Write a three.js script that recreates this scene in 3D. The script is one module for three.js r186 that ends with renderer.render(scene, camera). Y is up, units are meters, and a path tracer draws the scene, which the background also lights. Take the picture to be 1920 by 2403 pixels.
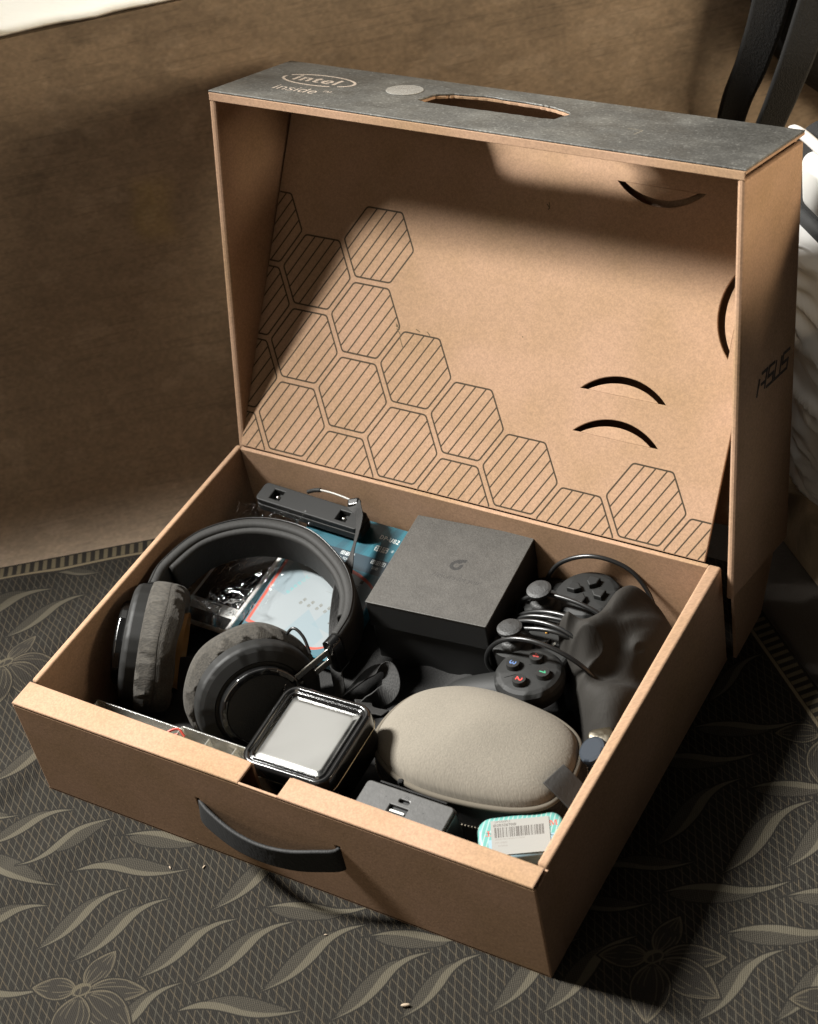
import * as THREE from 'three';
import { RectAreaLightUniformsLib } from 'three/addons/lights/RectAreaLightUniformsLib.js';
import { RoundedBoxGeometry } from 'three/addons/geometries/RoundedBoxGeometry.js';
import { mergeGeometries, mergeVertices, toCreasedNormals } from 'three/addons/utils/BufferGeometryUtils.js';

// ---------------------------------------------------------------- camera, lights, exposure
const scene = new THREE.Scene();
scene.background = new THREE.Color(0x000000);
const V = (x, y, z) => new THREE.Vector3(x, y, z);
const camera = new THREE.PerspectiveCamera(31.09, 818 / 1024, 0.05, 40);
camera.position.set(0.66377, 1.11956, 0.78057);
camera.rotation.order = 'YXZ';
camera.rotation.set(-0.72013, 0.6519, -0.21167);
camera.focus = 1.47; camera.userData.fStop = 9;
scene.add(camera);

const renderer = new THREE.WebGLRenderer({ antialias: true });
renderer.toneMapping = THREE.LinearToneMapping;
renderer.toneMappingExposure = 1.1;
renderer.shadowMap.enabled = true;
RectAreaLightUniformsLib.init();

const wallPoint = V(-0.5396, 0, -0.156), wallDir = V(0.7913, 0, -0.6114), wallNormal = V(0.6114, 0, 0.7913);
const onWall = (s, y, d = 0) => wallPoint.clone().addScaledVector(wallDir, s).addScaledVector(wallNormal, d).setY(y);
function rectLight(name, color, intensity, w, h, from, to) {
  const l = new THREE.RectAreaLight(color, intensity, w, h);
  l.name = name; l.position.copy(from); l.lookAt(to); scene.add(l); return l;
}
// low sun that falls through the window over the sill, from the left
rectLight('sunlit_window_light', new THREE.Color(1, 0.985, 0.945), 585, 0.25, 0.95, V(-1.56, 2.03, 0.25), V(0, 2.03, 0.05));
// bright panes of the window above the sill
rectLight('window_sky_light', new THREE.Color(1, 0.97, 0.9), 0.75, 1.3, 0.84, onWall(0.25, 0.895, -0.14), onWall(0.25, 0.8, 0.6));
// a second opening on the right side of the room
rectLight('side_window_light', new THREE.Color(1, 0.84, 0.62), 32, 0.8, 0.8, V(2.2, 0.85, -0.8), V(0, 0.35, -0.45));

// dim fill lamp added on the camera side to lift wall and box front
rectLight('room_fill_light', new THREE.Color(1, 0.86, 0.68), 1.8, 1.6, 1.2, V(-0.25, 1.7, 2.3), V(-0.1, 0.2, -0.1));

// ---------------------------------------------------------------- helpers
let seed = 7;
const rnd = () => { seed = (seed * 1664525 + 1013904223) >>> 0; return seed / 4294967296; };
const rr = (a, b) => a + (b - a) * rnd();
const hashN = (x, y, s) => { let h = (x * 374761393 + y * 668265263 + s * 2147483647) | 0; h = Math.imul(h ^ (h >>> 13), 1274126177); return ((h ^ (h >>> 16)) >>> 0) / 4294967295; };
const mod = (a, n) => ((a % n) + n) % n;
function vnoise(x, y, px, py, s) {                                   // periodic value noise
  const xi = Math.floor(x), yi = Math.floor(y), fx = x - xi, fy = y - yi;
  const u = fx * fx * (3 - 2 * fx), v = fy * fy * (3 - 2 * fy);
  const h = (i, j) => hashN(mod(i, px), mod(j, py), s);
  const a = h(xi, yi), b = h(xi + 1, yi), c = h(xi, yi + 1), d = h(xi + 1, yi + 1);
  return a + (b - a) * u + (c - a) * v + (a - b - c + d) * u * v;
}
function fbm(u, v, fx, fy, oct, s) {                                  // u, v in 0..1
  let t = 0, a = 0.5, n = 0;
  for (let o = 0; o < oct; o++) { t += a * vnoise(u * fx, v * fy, fx, fy, s + o * 17); n += a; a *= 0.5; fx *= 2; fy *= 2; }
  return t / n;
}
const clamp = (x, a = 0, b = 1) => Math.min(b, Math.max(a, x));
const sstep = (a, b, x) => { const t = clamp((x - a) / (b - a)); return t * t * (3 - 2 * t); };
function dataTex(w, h, f, srgb = true, rx = 1, ry = 1) {               // f(u, v) -> [r, g, b] 0..1 sRGB or linear data
  const d = new Uint8Array(w * h * 4);
  for (let j = 0; j < h; j++) for (let i = 0; i < w; i++) {
    const c = f((i + 0.5) / w, (j + 0.5) / h), k = (j * w + i) * 4;
    d[k] = clamp(c[0]) * 255; d[k + 1] = clamp(c[1]) * 255; d[k + 2] = clamp(c[2]) * 255; d[k + 3] = 255;
  }
  const t = new THREE.DataTexture(d, w, h); t.wrapS = t.wrapT = THREE.RepeatWrapping;
  t.magFilter = THREE.LinearFilter; t.minFilter = THREE.LinearMipmapLinearFilter; t.generateMipmaps = true;
  if (srgb) t.colorSpace = THREE.SRGBColorSpace;
  t.repeat.set(rx, ry); t.needsUpdate = true; return t;
}
function canvasTex(w, h, draw, srgb = true) {
  const c = document.createElement('canvas'); c.width = w; c.height = h;
  draw(c.getContext('2d'), w, h);
  const t = new THREE.CanvasTexture(c); if (srgb) t.colorSpace = THREE.SRGBColorSpace;
  t.wrapS = t.wrapT = THREE.ClampToEdgeWrapping; return t;
}
function fit(t, u0, v0, w, h) { t.repeat.set(1 / w, 1 / h); t.offset.set(-u0 / w, -v0 / h); return t; }   // uv in metres -> whole texture
const std = (color, roughness, more = {}) => new THREE.MeshPhysicalMaterial({ color, roughness, metalness: 0, ...more });
const lin = (r, g, b) => new THREE.Color().setRGB(r, g, b);

const used = new Set();
function numbered(n) { if (!used.has(n)) { used.add(n); return n; } let k = 1; while (used.has(n + '_' + String(k).padStart(3, '0'))) k++; const m = n + '_' + String(k).padStart(3, '0'); used.add(m); return m; }
function tag(o, label, category, group) { o.userData.label = label; o.userData.category = category; if (group) o.userData.group = group; return o; }
function thing(name, label, category, pos = V(0, 0, 0), turn = 0, group) {
  const o = new THREE.Group(); o.name = numbered(name); o.position.copy(pos); o.rotation.y = turn; scene.add(o);
  return tag(o, label, category, group);
}
function obj(name, geo, mat, parent = scene) {
  const m = new THREE.Mesh(Array.isArray(geo) ? merged(geo) : geo, mat);
  m.name = parent === scene ? numbered(name) : name; m.castShadow = m.receiveShadow = true; parent.add(m); return m;
}
function merged(list) {
  return mergeGeometries(list.map((g) => { const q = g.index ? g.toNonIndexed() : g; const o = new THREE.BufferGeometry(); for (const k of ['position', 'normal', 'uv']) o.setAttribute(k, q.attributes[k]); return o; }));
}
const basis = (o, x, y, z) => new THREE.Matrix4().makeBasis(x, y, z).setPosition(o);
const turned = (g, rx, ry, rz, x = 0, y = 0, z = 0) => g.applyMatrix4(new THREE.Matrix4().makeRotationFromEuler(new THREE.Euler(rx, ry, rz, 'YXZ')).setPosition(x, y, z));
function planarUV(g, f) {
  const p = g.attributes.position, uv = new Float32Array(p.count * 2);
  for (let i = 0; i < p.count; i++) { const q = f(p.getX(i), p.getY(i), p.getZ(i)); uv[2 * i] = q[0]; uv[2 * i + 1] = q[1]; }
  g.setAttribute('uv', new THREE.BufferAttribute(uv, 2)); return g;
}
function shapeOf(pts) { const s = new THREE.Shape(); pts.forEach((p, i) => (i ? s.lineTo(p[0], p[1]) : s.moveTo(p[0], p[1]))); s.closePath(); return s; }
function extr(shape, depth, bevel = 0, seg = 2, curve = 16) {          // from z = 0 to z = depth, bevel inside the outline
  const g = new THREE.ExtrudeGeometry(shape, { depth: depth - 2 * bevel, bevelEnabled: bevel > 0, bevelThickness: bevel, bevelSize: bevel, bevelOffset: -bevel, bevelSegments: seg, curveSegments: curve, steps: 1 });
  g.translate(0, 0, bevel); return g;
}
// a flat board: corners counter-clockwise seen from its outer side; thickness goes inwards; uv in metres from corner 0
function board(corners, thick, bevel = 0.0008, holes = []) {
  const c0 = corners[0], ux = corners[1].clone().sub(c0).normalize();
  const nz = ux.clone().cross(corners[corners.length - 1].clone().sub(c0)).normalize(), uy = nz.clone().cross(ux);
  const s = shapeOf(corners.map((c) => { const d = c.clone().sub(c0); return [d.dot(ux), d.dot(uy)]; }));
  for (const h of holes) { const p = new THREE.Path(); h.forEach((q, i) => (i ? p.lineTo(q[0], q[1]) : p.moveTo(q[0], q[1]))); p.closePath(); s.holes.push(p); }
  const g = extr(s, thick, bevel, 2); g.translate(0, 0, -thick);
  return g.applyMatrix4(basis(c0, ux, uy, nz));
}
function roundRect(hx, hy, r) {
  const s = new THREE.Shape();
  s.moveTo(-hx + r, -hy); s.lineTo(hx - r, -hy); s.absarc(hx - r, -hy + r, r, -Math.PI / 2, 0); s.lineTo(hx, hy - r); s.absarc(hx - r, hy - r, r, 0, Math.PI / 2);
  s.lineTo(-hx + r, hy); s.absarc(-hx + r, hy - r, r, Math.PI / 2, Math.PI); s.lineTo(-hx, -hy + r); s.absarc(-hx + r, -hy + r, r, Math.PI, 1.5 * Math.PI);
  return s;
}
function loft(rings, closed = true, capStart = false, capEnd = false, crease = 0) {   // rings of equal length
  const n = rings[0].length, pos = [], uv = [], idx = [];
  rings.forEach((r, j) => r.forEach((p, i) => { pos.push(p.x, p.y, p.z); uv.push(p.x + p.y * 0.5, p.z + p.y * 0.5); }));
  for (let j = 0; j + 1 < rings.length; j++) for (let i = 0; i < (closed ? n : n - 1); i++) {
    const a = j * n + i, b = j * n + (i + 1) % n, c = a + n, d = b + n; idx.push(a, b, d, a, d, c);
  }
  const cap = (j, flip) => { const c = rings[j].reduce((s, p) => s.add(p), V(0, 0, 0)).multiplyScalar(1 / n), k = pos.length / 3; pos.push(c.x, c.y, c.z); uv.push(c.x, c.z); for (let i = 0; i < n; i++) { const a = j * n + i, b = j * n + (i + 1) % n; flip ? idx.push(k, b, a) : idx.push(k, a, b); } };
  if (capStart) cap(0, true); if (capEnd) cap(rings.length - 1, false);
  let g = new THREE.BufferGeometry(); g.setAttribute('position', new THREE.Float32BufferAttribute(pos, 3)); g.setAttribute('uv', new THREE.Float32BufferAttribute(uv, 2)); g.setIndex(idx);
  if (crease) return toCreasedNormals(g, crease);
  g.computeVertexNormals(); return g;
}
function rrRing(hx, hz, r, y, n = 8) {                                 // rounded rectangle ring in the xz plane
  const out = [];
  for (const [cx, cz, a0] of [[1, -1, -0.5], [1, 1, 0], [-1, 1, 0.5], [-1, -1, 1]]) for (let i = 0; i <= n; i++) {
    const a = (a0 + 0.5 * i / n) * Math.PI; out.push(V(cx * (hx - r) + Math.cos(a) * r, y, cz * (hz - r) + Math.sin(a) * r));
  }
  return out.reverse();
}
const spline = (pts, closed = false) => new THREE.CatmullRomCurve3(pts.map((p) => (p.isVector3 ? p : V(...p))), closed, 'catmullrom', 0.5);
const tube = (pts, r, seg = 60, rad = 10, closed = false) => new THREE.TubeGeometry(spline(pts, closed), seg, r, rad, closed);
// a band swept along a curve; the width follows a given direction, profile is a rounded rectangle
function sweep(pts, wide, thick, dirOf, seg = 60, round = 0.35, widthOf = () => 1) {
  const c = spline(pts), rings = [];
  for (let j = 0; j <= seg; j++) {
    const t = j / seg, p = c.getPointAt(t), tan = c.getTangentAt(t), w = dirOf(t).clone().addScaledVector(tan, -dirOf(t).dot(tan)).normalize(), nrm = tan.clone().cross(w).normalize();
    const hw = wide / 2 * widthOf(t), ht = thick / 2, r = Math.min(hw, ht) * round * 2 * 0.98, ring = [];
    for (const [a, b, a0] of [[1, -1, -0.5], [1, 1, 0], [-1, 1, 0.5], [-1, -1, 1]]) for (let i = 0; i <= 4; i++) {
      const q = (a0 + 0.5 * i / 4) * Math.PI;
      ring.push(p.clone().addScaledVector(w, a * (hw - r) + Math.cos(q) * r).addScaledVector(nrm, b * (ht - r) + Math.sin(q) * r));
    }
    rings.push(ring);
  }
  return loft(rings, true, true, true);
}
function lathe(pts, seg = 96, crease = 0.75) {                          // uv in metres, roughly
  const g = new THREE.LatheGeometry(pts.map((p) => new THREE.Vector2(p[0], p[1])), seg), uv = g.attributes.uv;
  let len = 0, rad = 0; pts.forEach((p, i) => { if (i) len += Math.hypot(p[0] - pts[i - 1][0], p[1] - pts[i - 1][1]); rad = Math.max(rad, p[0]); });
  for (let i = 0; i < uv.count; i++) uv.setXY(i, uv.getX(i) * 6.28 * rad, uv.getY(i) * len);
  return toCreasedNormals(g, crease);
}
function closedOutline(pts, n) { const c = new THREE.CatmullRomCurve3(pts.map((p) => V(p[0], 0, p[1])), true, 'catmullrom', 0.5); return c.getSpacedPoints(n).slice(0, n); }
// a soft body over an outline in plan: heights by f(u, angle, x, z), u = 0 at the centre, 1 at the outline
function pillow(outline, cx, cz, base, f, nr = 28, na = 96) {
  const o = closedOutline(outline, na), rings = [];
  for (let j = nr; j >= 0; j--) { const u = Math.max(j / nr, 0.004); rings.push(o.map((p, i) => { const x = cx + (p.x - cx) * u, z = cz + (p.z - cz) * u; return V(x, base + f(u, i / na, x, z), z); })); }
  const g = loft(rings, true, false, true);
  return g;
}
function grid(nx, nz, x0, x1, z0, z1, f) {
  const g = new THREE.PlaneGeometry(1, 1, nx, nz), p = g.attributes.position;
  const uv = new Float32Array(p.count * 2);
  for (let i = 0; i < p.count; i++) { const u = p.getX(i) + 0.5, v = 0.5 - p.getY(i), x = x0 + (x1 - x0) * u, z = z0 + (z1 - z0) * v, q = f(x, z, u, v); p.setXYZ(i, q.x, q.y, q.z); uv[2 * i] = x; uv[2 * i + 1] = -z; }
  g.setAttribute('uv', new THREE.BufferAttribute(uv, 2)); g.computeVertexNormals(); return g;
}

// ---------------------------------------------------------------- materials
const grainBump = dataTex(512, 512, (u, v) => { const g = 0.5 * fbm(u, v, 60, 60, 3, 3) + 0.5 * fbm(u, v, 120, 90, 2, 9); return [g, g, g]; }, false, 8, 8);
const kraftMap = dataTex(1024, 1024, (u, v) => {
  const fib = fbm(u, v, 90, 150, 3, 5), cl = fbm(u, v, 6, 6, 4, 21), sp = fbm(u, v, 230, 230, 2, 31);
  let k = 0.93 + (fib - 0.5) * 0.06 + (cl - 0.5) * 0.1 + (sp - 0.5) * 0.16;
  if (hashN(Math.floor(u * 1024), Math.floor(v * 1024), 77) > 0.9985) k -= 0.14;
  return [0.582 * k, 0.47 * k, 0.372 * k * (1 + (cl - 0.5) * 0.08)];
}, true, 4, 4);
const DIM = lin(0.62, 0.62, 0.62);
const kraft = std(0xffffff, 0.82, { map: kraftMap, bumpMap: grainBump, bumpScale: 0.00003, specularIntensity: 0.4 });
const fabricTex = (r, g, b, amp, s, fx = 120) => dataTex(512, 512, (u, v) => { const k = 1 + (fbm(u, v, fx, fx, 2, s) - 0.5) * amp + (fbm(u, v, 8, 8, 4, s + 5) - 0.5) * amp * 0.22; return [r * k, g * k, b * k]; }, true, 10, 10);
const fabricBump = dataTex(512, 512, (u, v) => { const g = fbm(u, v, 128, 128, 2, 90); return [g, g, g]; }, false, 10, 10);
const leatherBump = dataTex(512, 512, (u, v) => { const a = fbm(u, v, 50, 50, 2, 41), b = Math.abs(fbm(u, v, 36, 36, 3, 55) - 0.5) * 2; const g = 0.4 * a + 0.6 * b; return [g, g, g]; }, false, 12, 12);
const cloudRough = (lo, hi, s, f = 5) => dataTex(512, 512, (u, v) => { const g = lo + (hi - lo) * sstep(0.3, 0.7, fbm(u, v, f, f, 5, s)); return [g, g, g]; }, false, 6, 6);
const M = {
  suede: std(DIM, 0.95, { map: fabricTex(0.24, 0.225, 0.2, 0.5, 61, 90), bumpMap: fabricBump, bumpScale: 0.0003, sheen: 0.15, sheenRoughness: 0.6, sheenColor: lin(0.15, 0.14, 0.12) }),
  blackLeather: std(lin(0.011, 0.0105, 0.0095), 0.72, { specularIntensity: 0.6, bumpMap: leatherBump, bumpScale: 0.0002 }),
  pouchLeather: std(lin(0.0125, 0.011, 0.009), 0.82, { specularIntensity: 0.5, bumpMap: leatherBump, bumpScale: 0.00025 }),
  blackPlastic: std(lin(0.0075, 0.0075, 0.007), 0.62, { specularIntensity: 0.6, bumpMap: grainBump, bumpScale: 0.00003 }),
  gloss: std(lin(0.005, 0.005, 0.005), 0.2, { clearcoat: 0.4, clearcoatRoughness: 0.15 }),
  rubber: std(lin(0.01, 0.01, 0.0095), 0.6, { bumpMap: fabricBump, bumpScale: 0.0002 }),
  cord: std(lin(0.008, 0.008, 0.008), 0.33),
  steel: std(lin(0.62, 0.61, 0.58), 0.22, { metalness: 1 }),
  darkCloth: std(DIM, 0.9, { map: fabricTex(0.065, 0.06, 0.054, 0.7, 11, 110), bumpMap: fabricBump, bumpScale: 0.0003 }),
  webbing: std(DIM, 0.8, { map: dataTex(256, 256, (u, v) => { const k = 0.5 + 0.5 * Math.sin((u + v) * 64 * Math.PI) * Math.sin((u - v) * 64 * Math.PI); const c = 0.06 + 0.12 * k; return [c, c * 0.96, c * 0.9]; }, true, 10, 10), bumpMap: fabricBump, bumpScale: 0.0003 }),
  gold: std(lin(0.3, 0.17, 0.06), 0.7),
};

// ---------------------------------------------------------------- the setting
const structure = (o) => { o.userData.kind = 'structure'; return o; };
structure(obj('floor', grid(1, 1, -2.5, 2.5, -2.5, 2.5, (x, z) => V(x, -0.006, z)), std(lin(0.045, 0.036, 0.028), 0.75, { bumpMap: grainBump, bumpScale: 0.0005 })));

// wall below the window, of smeared cement plaster
const wallL = 3.2, wallS0 = -1.6, sillY = 0.443, cove = 0.158;
const wallMap = dataTex(2048, 1024, (u, v) => {
  const s = wallS0 + u * 2.4, y = v * 0.6;
  const warp = fbm(u, v, 8, 4, 4, 3) * 0.06;
  const big = fbm(u + warp, v, 7, 3, 5, 101), streak = fbm(u + 0.02 * Math.sin(v * 9), v, 40, 110, 3, 131), fine = fbm(u, v, 800, 210, 2, 151), mid = fbm(u + 0.1 * v, v, 110, 30, 4, 171);
  let k = 0.92 + (big - 0.5) * 0.15 + (streak - 0.5) * 0.06 + (fine - 0.5) * 0.18 + (mid - 0.5) * 0.1;
  const band = sstep(0.3, 0.5, y) * sstep(0.5, 0.62, fbm(u, v, 80, 30, 4, 201));      // dark grime blots under the sill
  k *= 1 - 0.08 * band;
  const sc = fbm(u, v, 60, 240, 2, 221); k *= 1 - 0.07 * sstep(0.68, 0.8, sc);                     // trowel scratches
  let c = [0.555 * k, 0.482 * k, 0.4 * k];
  const lime = sstep(0.6, 0.72, fbm(u, v, 90, 24, 4, 241)) * 0.16;
  c = c.map((q) => q + lime * 0.2);
  const dx = s - 0.218, st = sstep(0.026, 0.008, Math.abs(dx + 0.004 * Math.sin(y * 90))) * sstep(0.33, 0.355, y) * sstep(0.425, 0.4, y) * (0.45 + 0.55 * fbm(u, v, 480, 12, 2, 261));   // yellow drip stain
  c = [c[0] + 0.06 * st, c[1] + 0.05 * st, c[2] - 0.015 * st];
  return c;
}, true, 1, 1);
wallMap.wrapT = THREE.ClampToEdgeWrapping;
fit(wallMap, 0, 0, 2.4, 0.6);
const wallBump = dataTex(1024, 512, (u, v) => { const g = 0.35 * fbm(u, v, 40, 110, 3, 131) + 0.65 * fbm(u, v, 140, 36, 4, 171); return [g, g, g]; }, false);
fit(wallBump, 0, 0, 2.4, 0.6);
const wallMat = std(0xffffff, 0.8, { map: wallMap, bumpMap: wallBump, bumpScale: 0.0008 });
{
  // the plaster runs down into the floor in a round cove
  const prof = [];
  for (let i = 0; i <= 24; i++) { const t = i / 24 * Math.PI / 2; prof.push([cove * (1 - Math.sin(t)), cove * (1 - Math.cos(t)) - 0.004, cove * t]); }
  for (let i = 1; i <= 16; i++) prof.push([0, cove + (sillY - cove) * i / 16 - 0.002, cove * Math.PI / 2 + (sillY - cove) * i / 16]);
  const ns = 240, rings = prof.map(([d, y]) => { const r = []; for (let i = 0; i <= ns; i++) { const s = wallS0 + wallL * i / ns; r.push(onWall(s, y, d + 0.004 * (fbm(i / ns, y, 30, 6, 3, 501) - 0.5))); } return r; });
  rings.push(...[0.5, 1].map((t) => { const r = []; for (let i = 0; i <= ns; i++) r.push(onWall(wallS0 + wallL * i / ns, sillY - 0.002, -0.17 * t)); return r; }));
  const g = loft(rings, false, false, false, 0.9); const q = g.attributes.position;
  planarUV(g, (x, y, z) => { const s = (x - wallPoint.x) * wallDir.x + (z - wallPoint.z) * wallDir.z, d = (x - wallPoint.x) * wallNormal.x + (z - wallPoint.z) * wallNormal.z; const t = d > 0.004 ? cove * Math.asin(clamp(1 - d / cove)) : y - cove + cove * Math.PI / 2; return [s - wallS0, clamp(t / 0.54) * 0.6]; });
  const w = structure(obj('wall', g, wallMat)); w.userData.label = 'brown smeared cement wall below the window';
  // rough whitewashed sill on top of the wall
  const n = 220, sillRings = [];
  for (let i = 0; i <= n; i++) { const s = wallS0 + wallL * i / n, e = 0.004 + 0.0035 * (fbm(i / n, 0.3, 120, 3, 3, 303) - 0.5) * 2, t = 0.008 + 0.0035 * fbm(i / n, 0.6, 90, 3, 3, 313); sillRings.push([onWall(s, sillY + 0.001, -0.17), onWall(s, sillY + t, -0.17), onWall(s, sillY + t, -0.09), onWall(s, sillY + t * 0.9, e - 0.006), onWall(s, sillY + t * 0.45, e), onWall(s, sillY + 0.001, e - 0.002)]); }
  const sill = obj('window_sill', loft(sillRings, true), std(lin(0.62, 0.6, 0.54), 0.85, { bumpMap: wallBump, bumpScale: 0.002 }));
  structure(sill);
}
// the window over the sill, outside the frame: frame and bright panes that shiny things mirror
{
  const win = thing('window', 'white framed window over the sill of the cement wall', 'window');
  const paneMat = std(0x000000, 0.3, { emissive: lin(1, 0.97, 0.9), emissiveIntensity: 0.55 }), fr = std(lin(0.35, 0.33, 0.3), 0.6);
  for (const s of [-0.08, 0.58]) { const g = new RoundedBoxGeometry(0.62, 0.85, 0.006, 2, 0.002); obj('pane', g.applyMatrix4(basis(onWall(s, 0.885, -0.162), wallDir, V(0, 1, 0), wallNormal)), paneMat, win); }
  for (const s of [-0.42, 0.25, 0.92]) obj('frame_post', new RoundedBoxGeometry(0.045, 0.8, 0.05, 2, 0.004).applyMatrix4(basis(onWall(s, 0.94, -0.12), wallDir, V(0, 1, 0), wallNormal)), fr, win);
  // unseen board added on the sill to keep the sun off the cove
  obj('added_shade_board', new RoundedBoxGeometry(1.58, 0.35, 0.016, 2, 0.003).applyMatrix4(basis(onWall(-0.72, sillY + 0.18, -0.012), wallDir, V(0, 1, 0), wallNormal)), fr, win);
}

// woven mat: printed pattern drawn in the mat's own metres (x, z)
const MX0 = -0.47, MZ0 = -0.27, MW = 0.93, MD = 0.68;
const matMap = canvasTex(2048, 1496, (c, w, h) => {
  const k = w / MW; c.setTransform(k, 0, 0, k, -MX0 * k, -MZ0 * k); const mm = 0.001;
  c.fillStyle = 'rgb(29,26,21)'; c.fillRect(-1, -1, 3, 3);
  const ua = [Math.cos(0.76), Math.sin(0.76)];                         // long diagonal of the lozenges
  const line = (col, lw) => { c.strokeStyle = col; c.lineWidth = lw * mm; };
  const pale = (i) => ['rgb(72,66,54)', 'rgb(76,68,54)', 'rgb(69,65,55)', 'rgb(74,65,50)'][i & 3];
  const A = [4.05, 8.2], B = [8.5, 3.85];
  for (let i = -130; i < 130; i++) {
    line(pale(i * 7), 0.72); c.beginPath(); c.moveTo((B[0] * i - A[0] * 130) * mm, (B[1] * i - A[1] * 130 + 0.6) * mm); c.lineTo((B[0] * i + A[0] * 130) * mm, (B[1] * i + A[1] * 130 + 0.6) * mm); c.stroke();
    line(pale(i * 5 + 1), 0.72); c.beginPath(); c.moveTo((A[0] * i - B[0] * 130) * mm, (A[1] * i - B[1] * 130 + 0.6) * mm); c.lineTo((A[0] * i + B[0] * 130) * mm, (A[1] * i + B[1] * 130 + 0.6) * mm); c.stroke();
  }
  // leaves: chord from tip a to tip b; half of each is solid, half is meshed
  const solid = 'rgb(82,77,65)', ground = 'rgb(29,26,21)';
  const kinds = {
    S: { up: [[0, 0], [0.14, 0.022], [0.26, 0.022], [0.43, -0.028], [0.59, -0.098], [0.72, -0.108], [0.85, -0.085], [1, 0]], low: [[0.86, -0.046], [0.74, -0.052], [0.65, -0.035], [0.51, 0.02], [0.33, 0.056], [0.18, 0.045]], hat: [[0.04, 0], [0.15, -0.035], [0.31, -0.1], [0.44, -0.137], [0.57, -0.152], [0.68, -0.142], [0.77, -0.104]] },
    H: { up: [[0, 0], [0.17, -0.047], [0.34, -0.052], [0.49, -0.024], [0.63, 0.025], [0.8, 0.033], [1, 0]], low: [[0.8, 0.078], [0.62, 0.086], [0.49, 0.055], [0.34, 0.012], [0.16, -0.011]], hat: [[0.02, 0.02], [0.16, 0.1], [0.33, 0.141], [0.5, 0.146], [0.66, 0.125], [0.74, 0.085]] },
    V: { up: [[0, 0], [0.08, -0.045], [0.18, -0.082], [0.29, -0.079], [0.41, -0.045], [0.52, 0.001], [0.74, 0.031], [1, 0]], low: [[0.8, 0.052], [0.64, 0.064], [0.53, 0.05], [0.42, 0.02], [0.31, -0.01], [0.2, -0.024], [0.09, -0.018]], hat: [[0.2, -0.082], [0.35, -0.122], [0.45, -0.132], [0.59, -0.103], [0.72, -0.056], [0.9, 0]] },
    T: { up: [[0, 0], [0.15, 0.05], [0.3, 0.03], [0.45, -0.03], [0.6, -0.08], [0.8, -0.07], [1, 0]], low: [[0.8, -0.03], [0.62, -0.02], [0.5, 0.03], [0.35, 0.085], [0.15, 0.075]], hat: [[0.36, 0.085], [0.5, 0.12], [0.65, 0.11], [0.8, 0.06], [0.95, 0.01]] },
  };
  const mesh = document.createElement('canvas'); mesh.width = mesh.height = 6;
  { const q = mesh.getContext('2d'); q.fillStyle = 'rgb(66,61,51)'; q.fillRect(0, 0, 6, 6); q.fillStyle = 'rgb(40,36,30)'; q.fillRect(0, 0, 3, 3); q.fillRect(3, 3, 3, 3); }
  const leaf = (kind, ax, az, bx, bz) => {
    const L = kinds[kind], ex = bx - ax, ez = bz - az, P = ([t, n]) => [(ax + ex * t - ez * n) * mm, (az + ez * t + ex * n) * mm];
    const path = (pts) => { const q = pts.map(P); c.beginPath(); c.moveTo((q[0][0] + q[1][0]) / 2, (q[0][1] + q[1][1]) / 2); for (let i = 1; i <= q.length; i++) { const a = q[i % q.length], b = q[(i + 1) % q.length]; const sharp = (i % q.length === 0 && pts[0][0] === 0) || pts[i % q.length][0] === 1; if (sharp) { c.lineTo(...a); c.lineTo((a[0] + b[0]) / 2, (a[1] + b[1]) / 2); } else c.quadraticCurveTo(a[0], a[1], (a[0] + b[0]) / 2, (a[1] + b[1]) / 2); } c.closePath(); };
    const body = [...L.up, ...L.low], n = L.hat.length;
    const inner = kind === 'V' || kind === 'S' ? L.up : L.low, t0 = L.hat[0][0], t1 = L.hat[n - 1][0];
    const back = inner.filter((p) => p[0] > t0 && p[0] < t1).sort((p, q) => q[0] - p[0]);
    line(ground, 2.6); path(body); c.stroke();
    path([...L.hat, ...back]); line(ground, 2.2); c.stroke(); c.save(); c.clip();
    c.fillStyle = 'rgb(40,37,31)'; c.fillRect(-1, -1, 3, 3);
    c.strokeStyle = 'rgb(66,61,51)'; c.lineWidth = 0.55 * mm;
    for (let i = -120; i < 120; i++) { const m = (ax + bx) / 2, q = (az + bz) / 2, o = i * 1.25; c.beginPath(); c.moveTo((m + o - 90) * mm, (q + o + 70) * mm); c.lineTo((m + o + 90) * mm, (q + o - 70) * mm); c.stroke(); c.beginPath(); c.moveTo((m + o - 70) * mm, (q - o - 90) * mm); c.lineTo((m + o + 70) * mm, (q - o + 90) * mm); c.stroke(); }
    c.restore();
    c.fillStyle = solid; path(body); c.fill();
    c.save(); path(body); c.clip(); c.strokeStyle = 'rgba(92,82,64,0.5)'; c.lineWidth = 0.3 * mm; for (let i = -90; i < 90; i++) { const m = (ax + bx) / 2, q = (az + bz) / 2 + i * 1.1; c.beginPath(); c.moveTo((m - 80) * mm, (q + 36) * mm); c.lineTo((m + 80) * mm, (q - 36) * mm); c.stroke(); } c.restore();
  };
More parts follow.
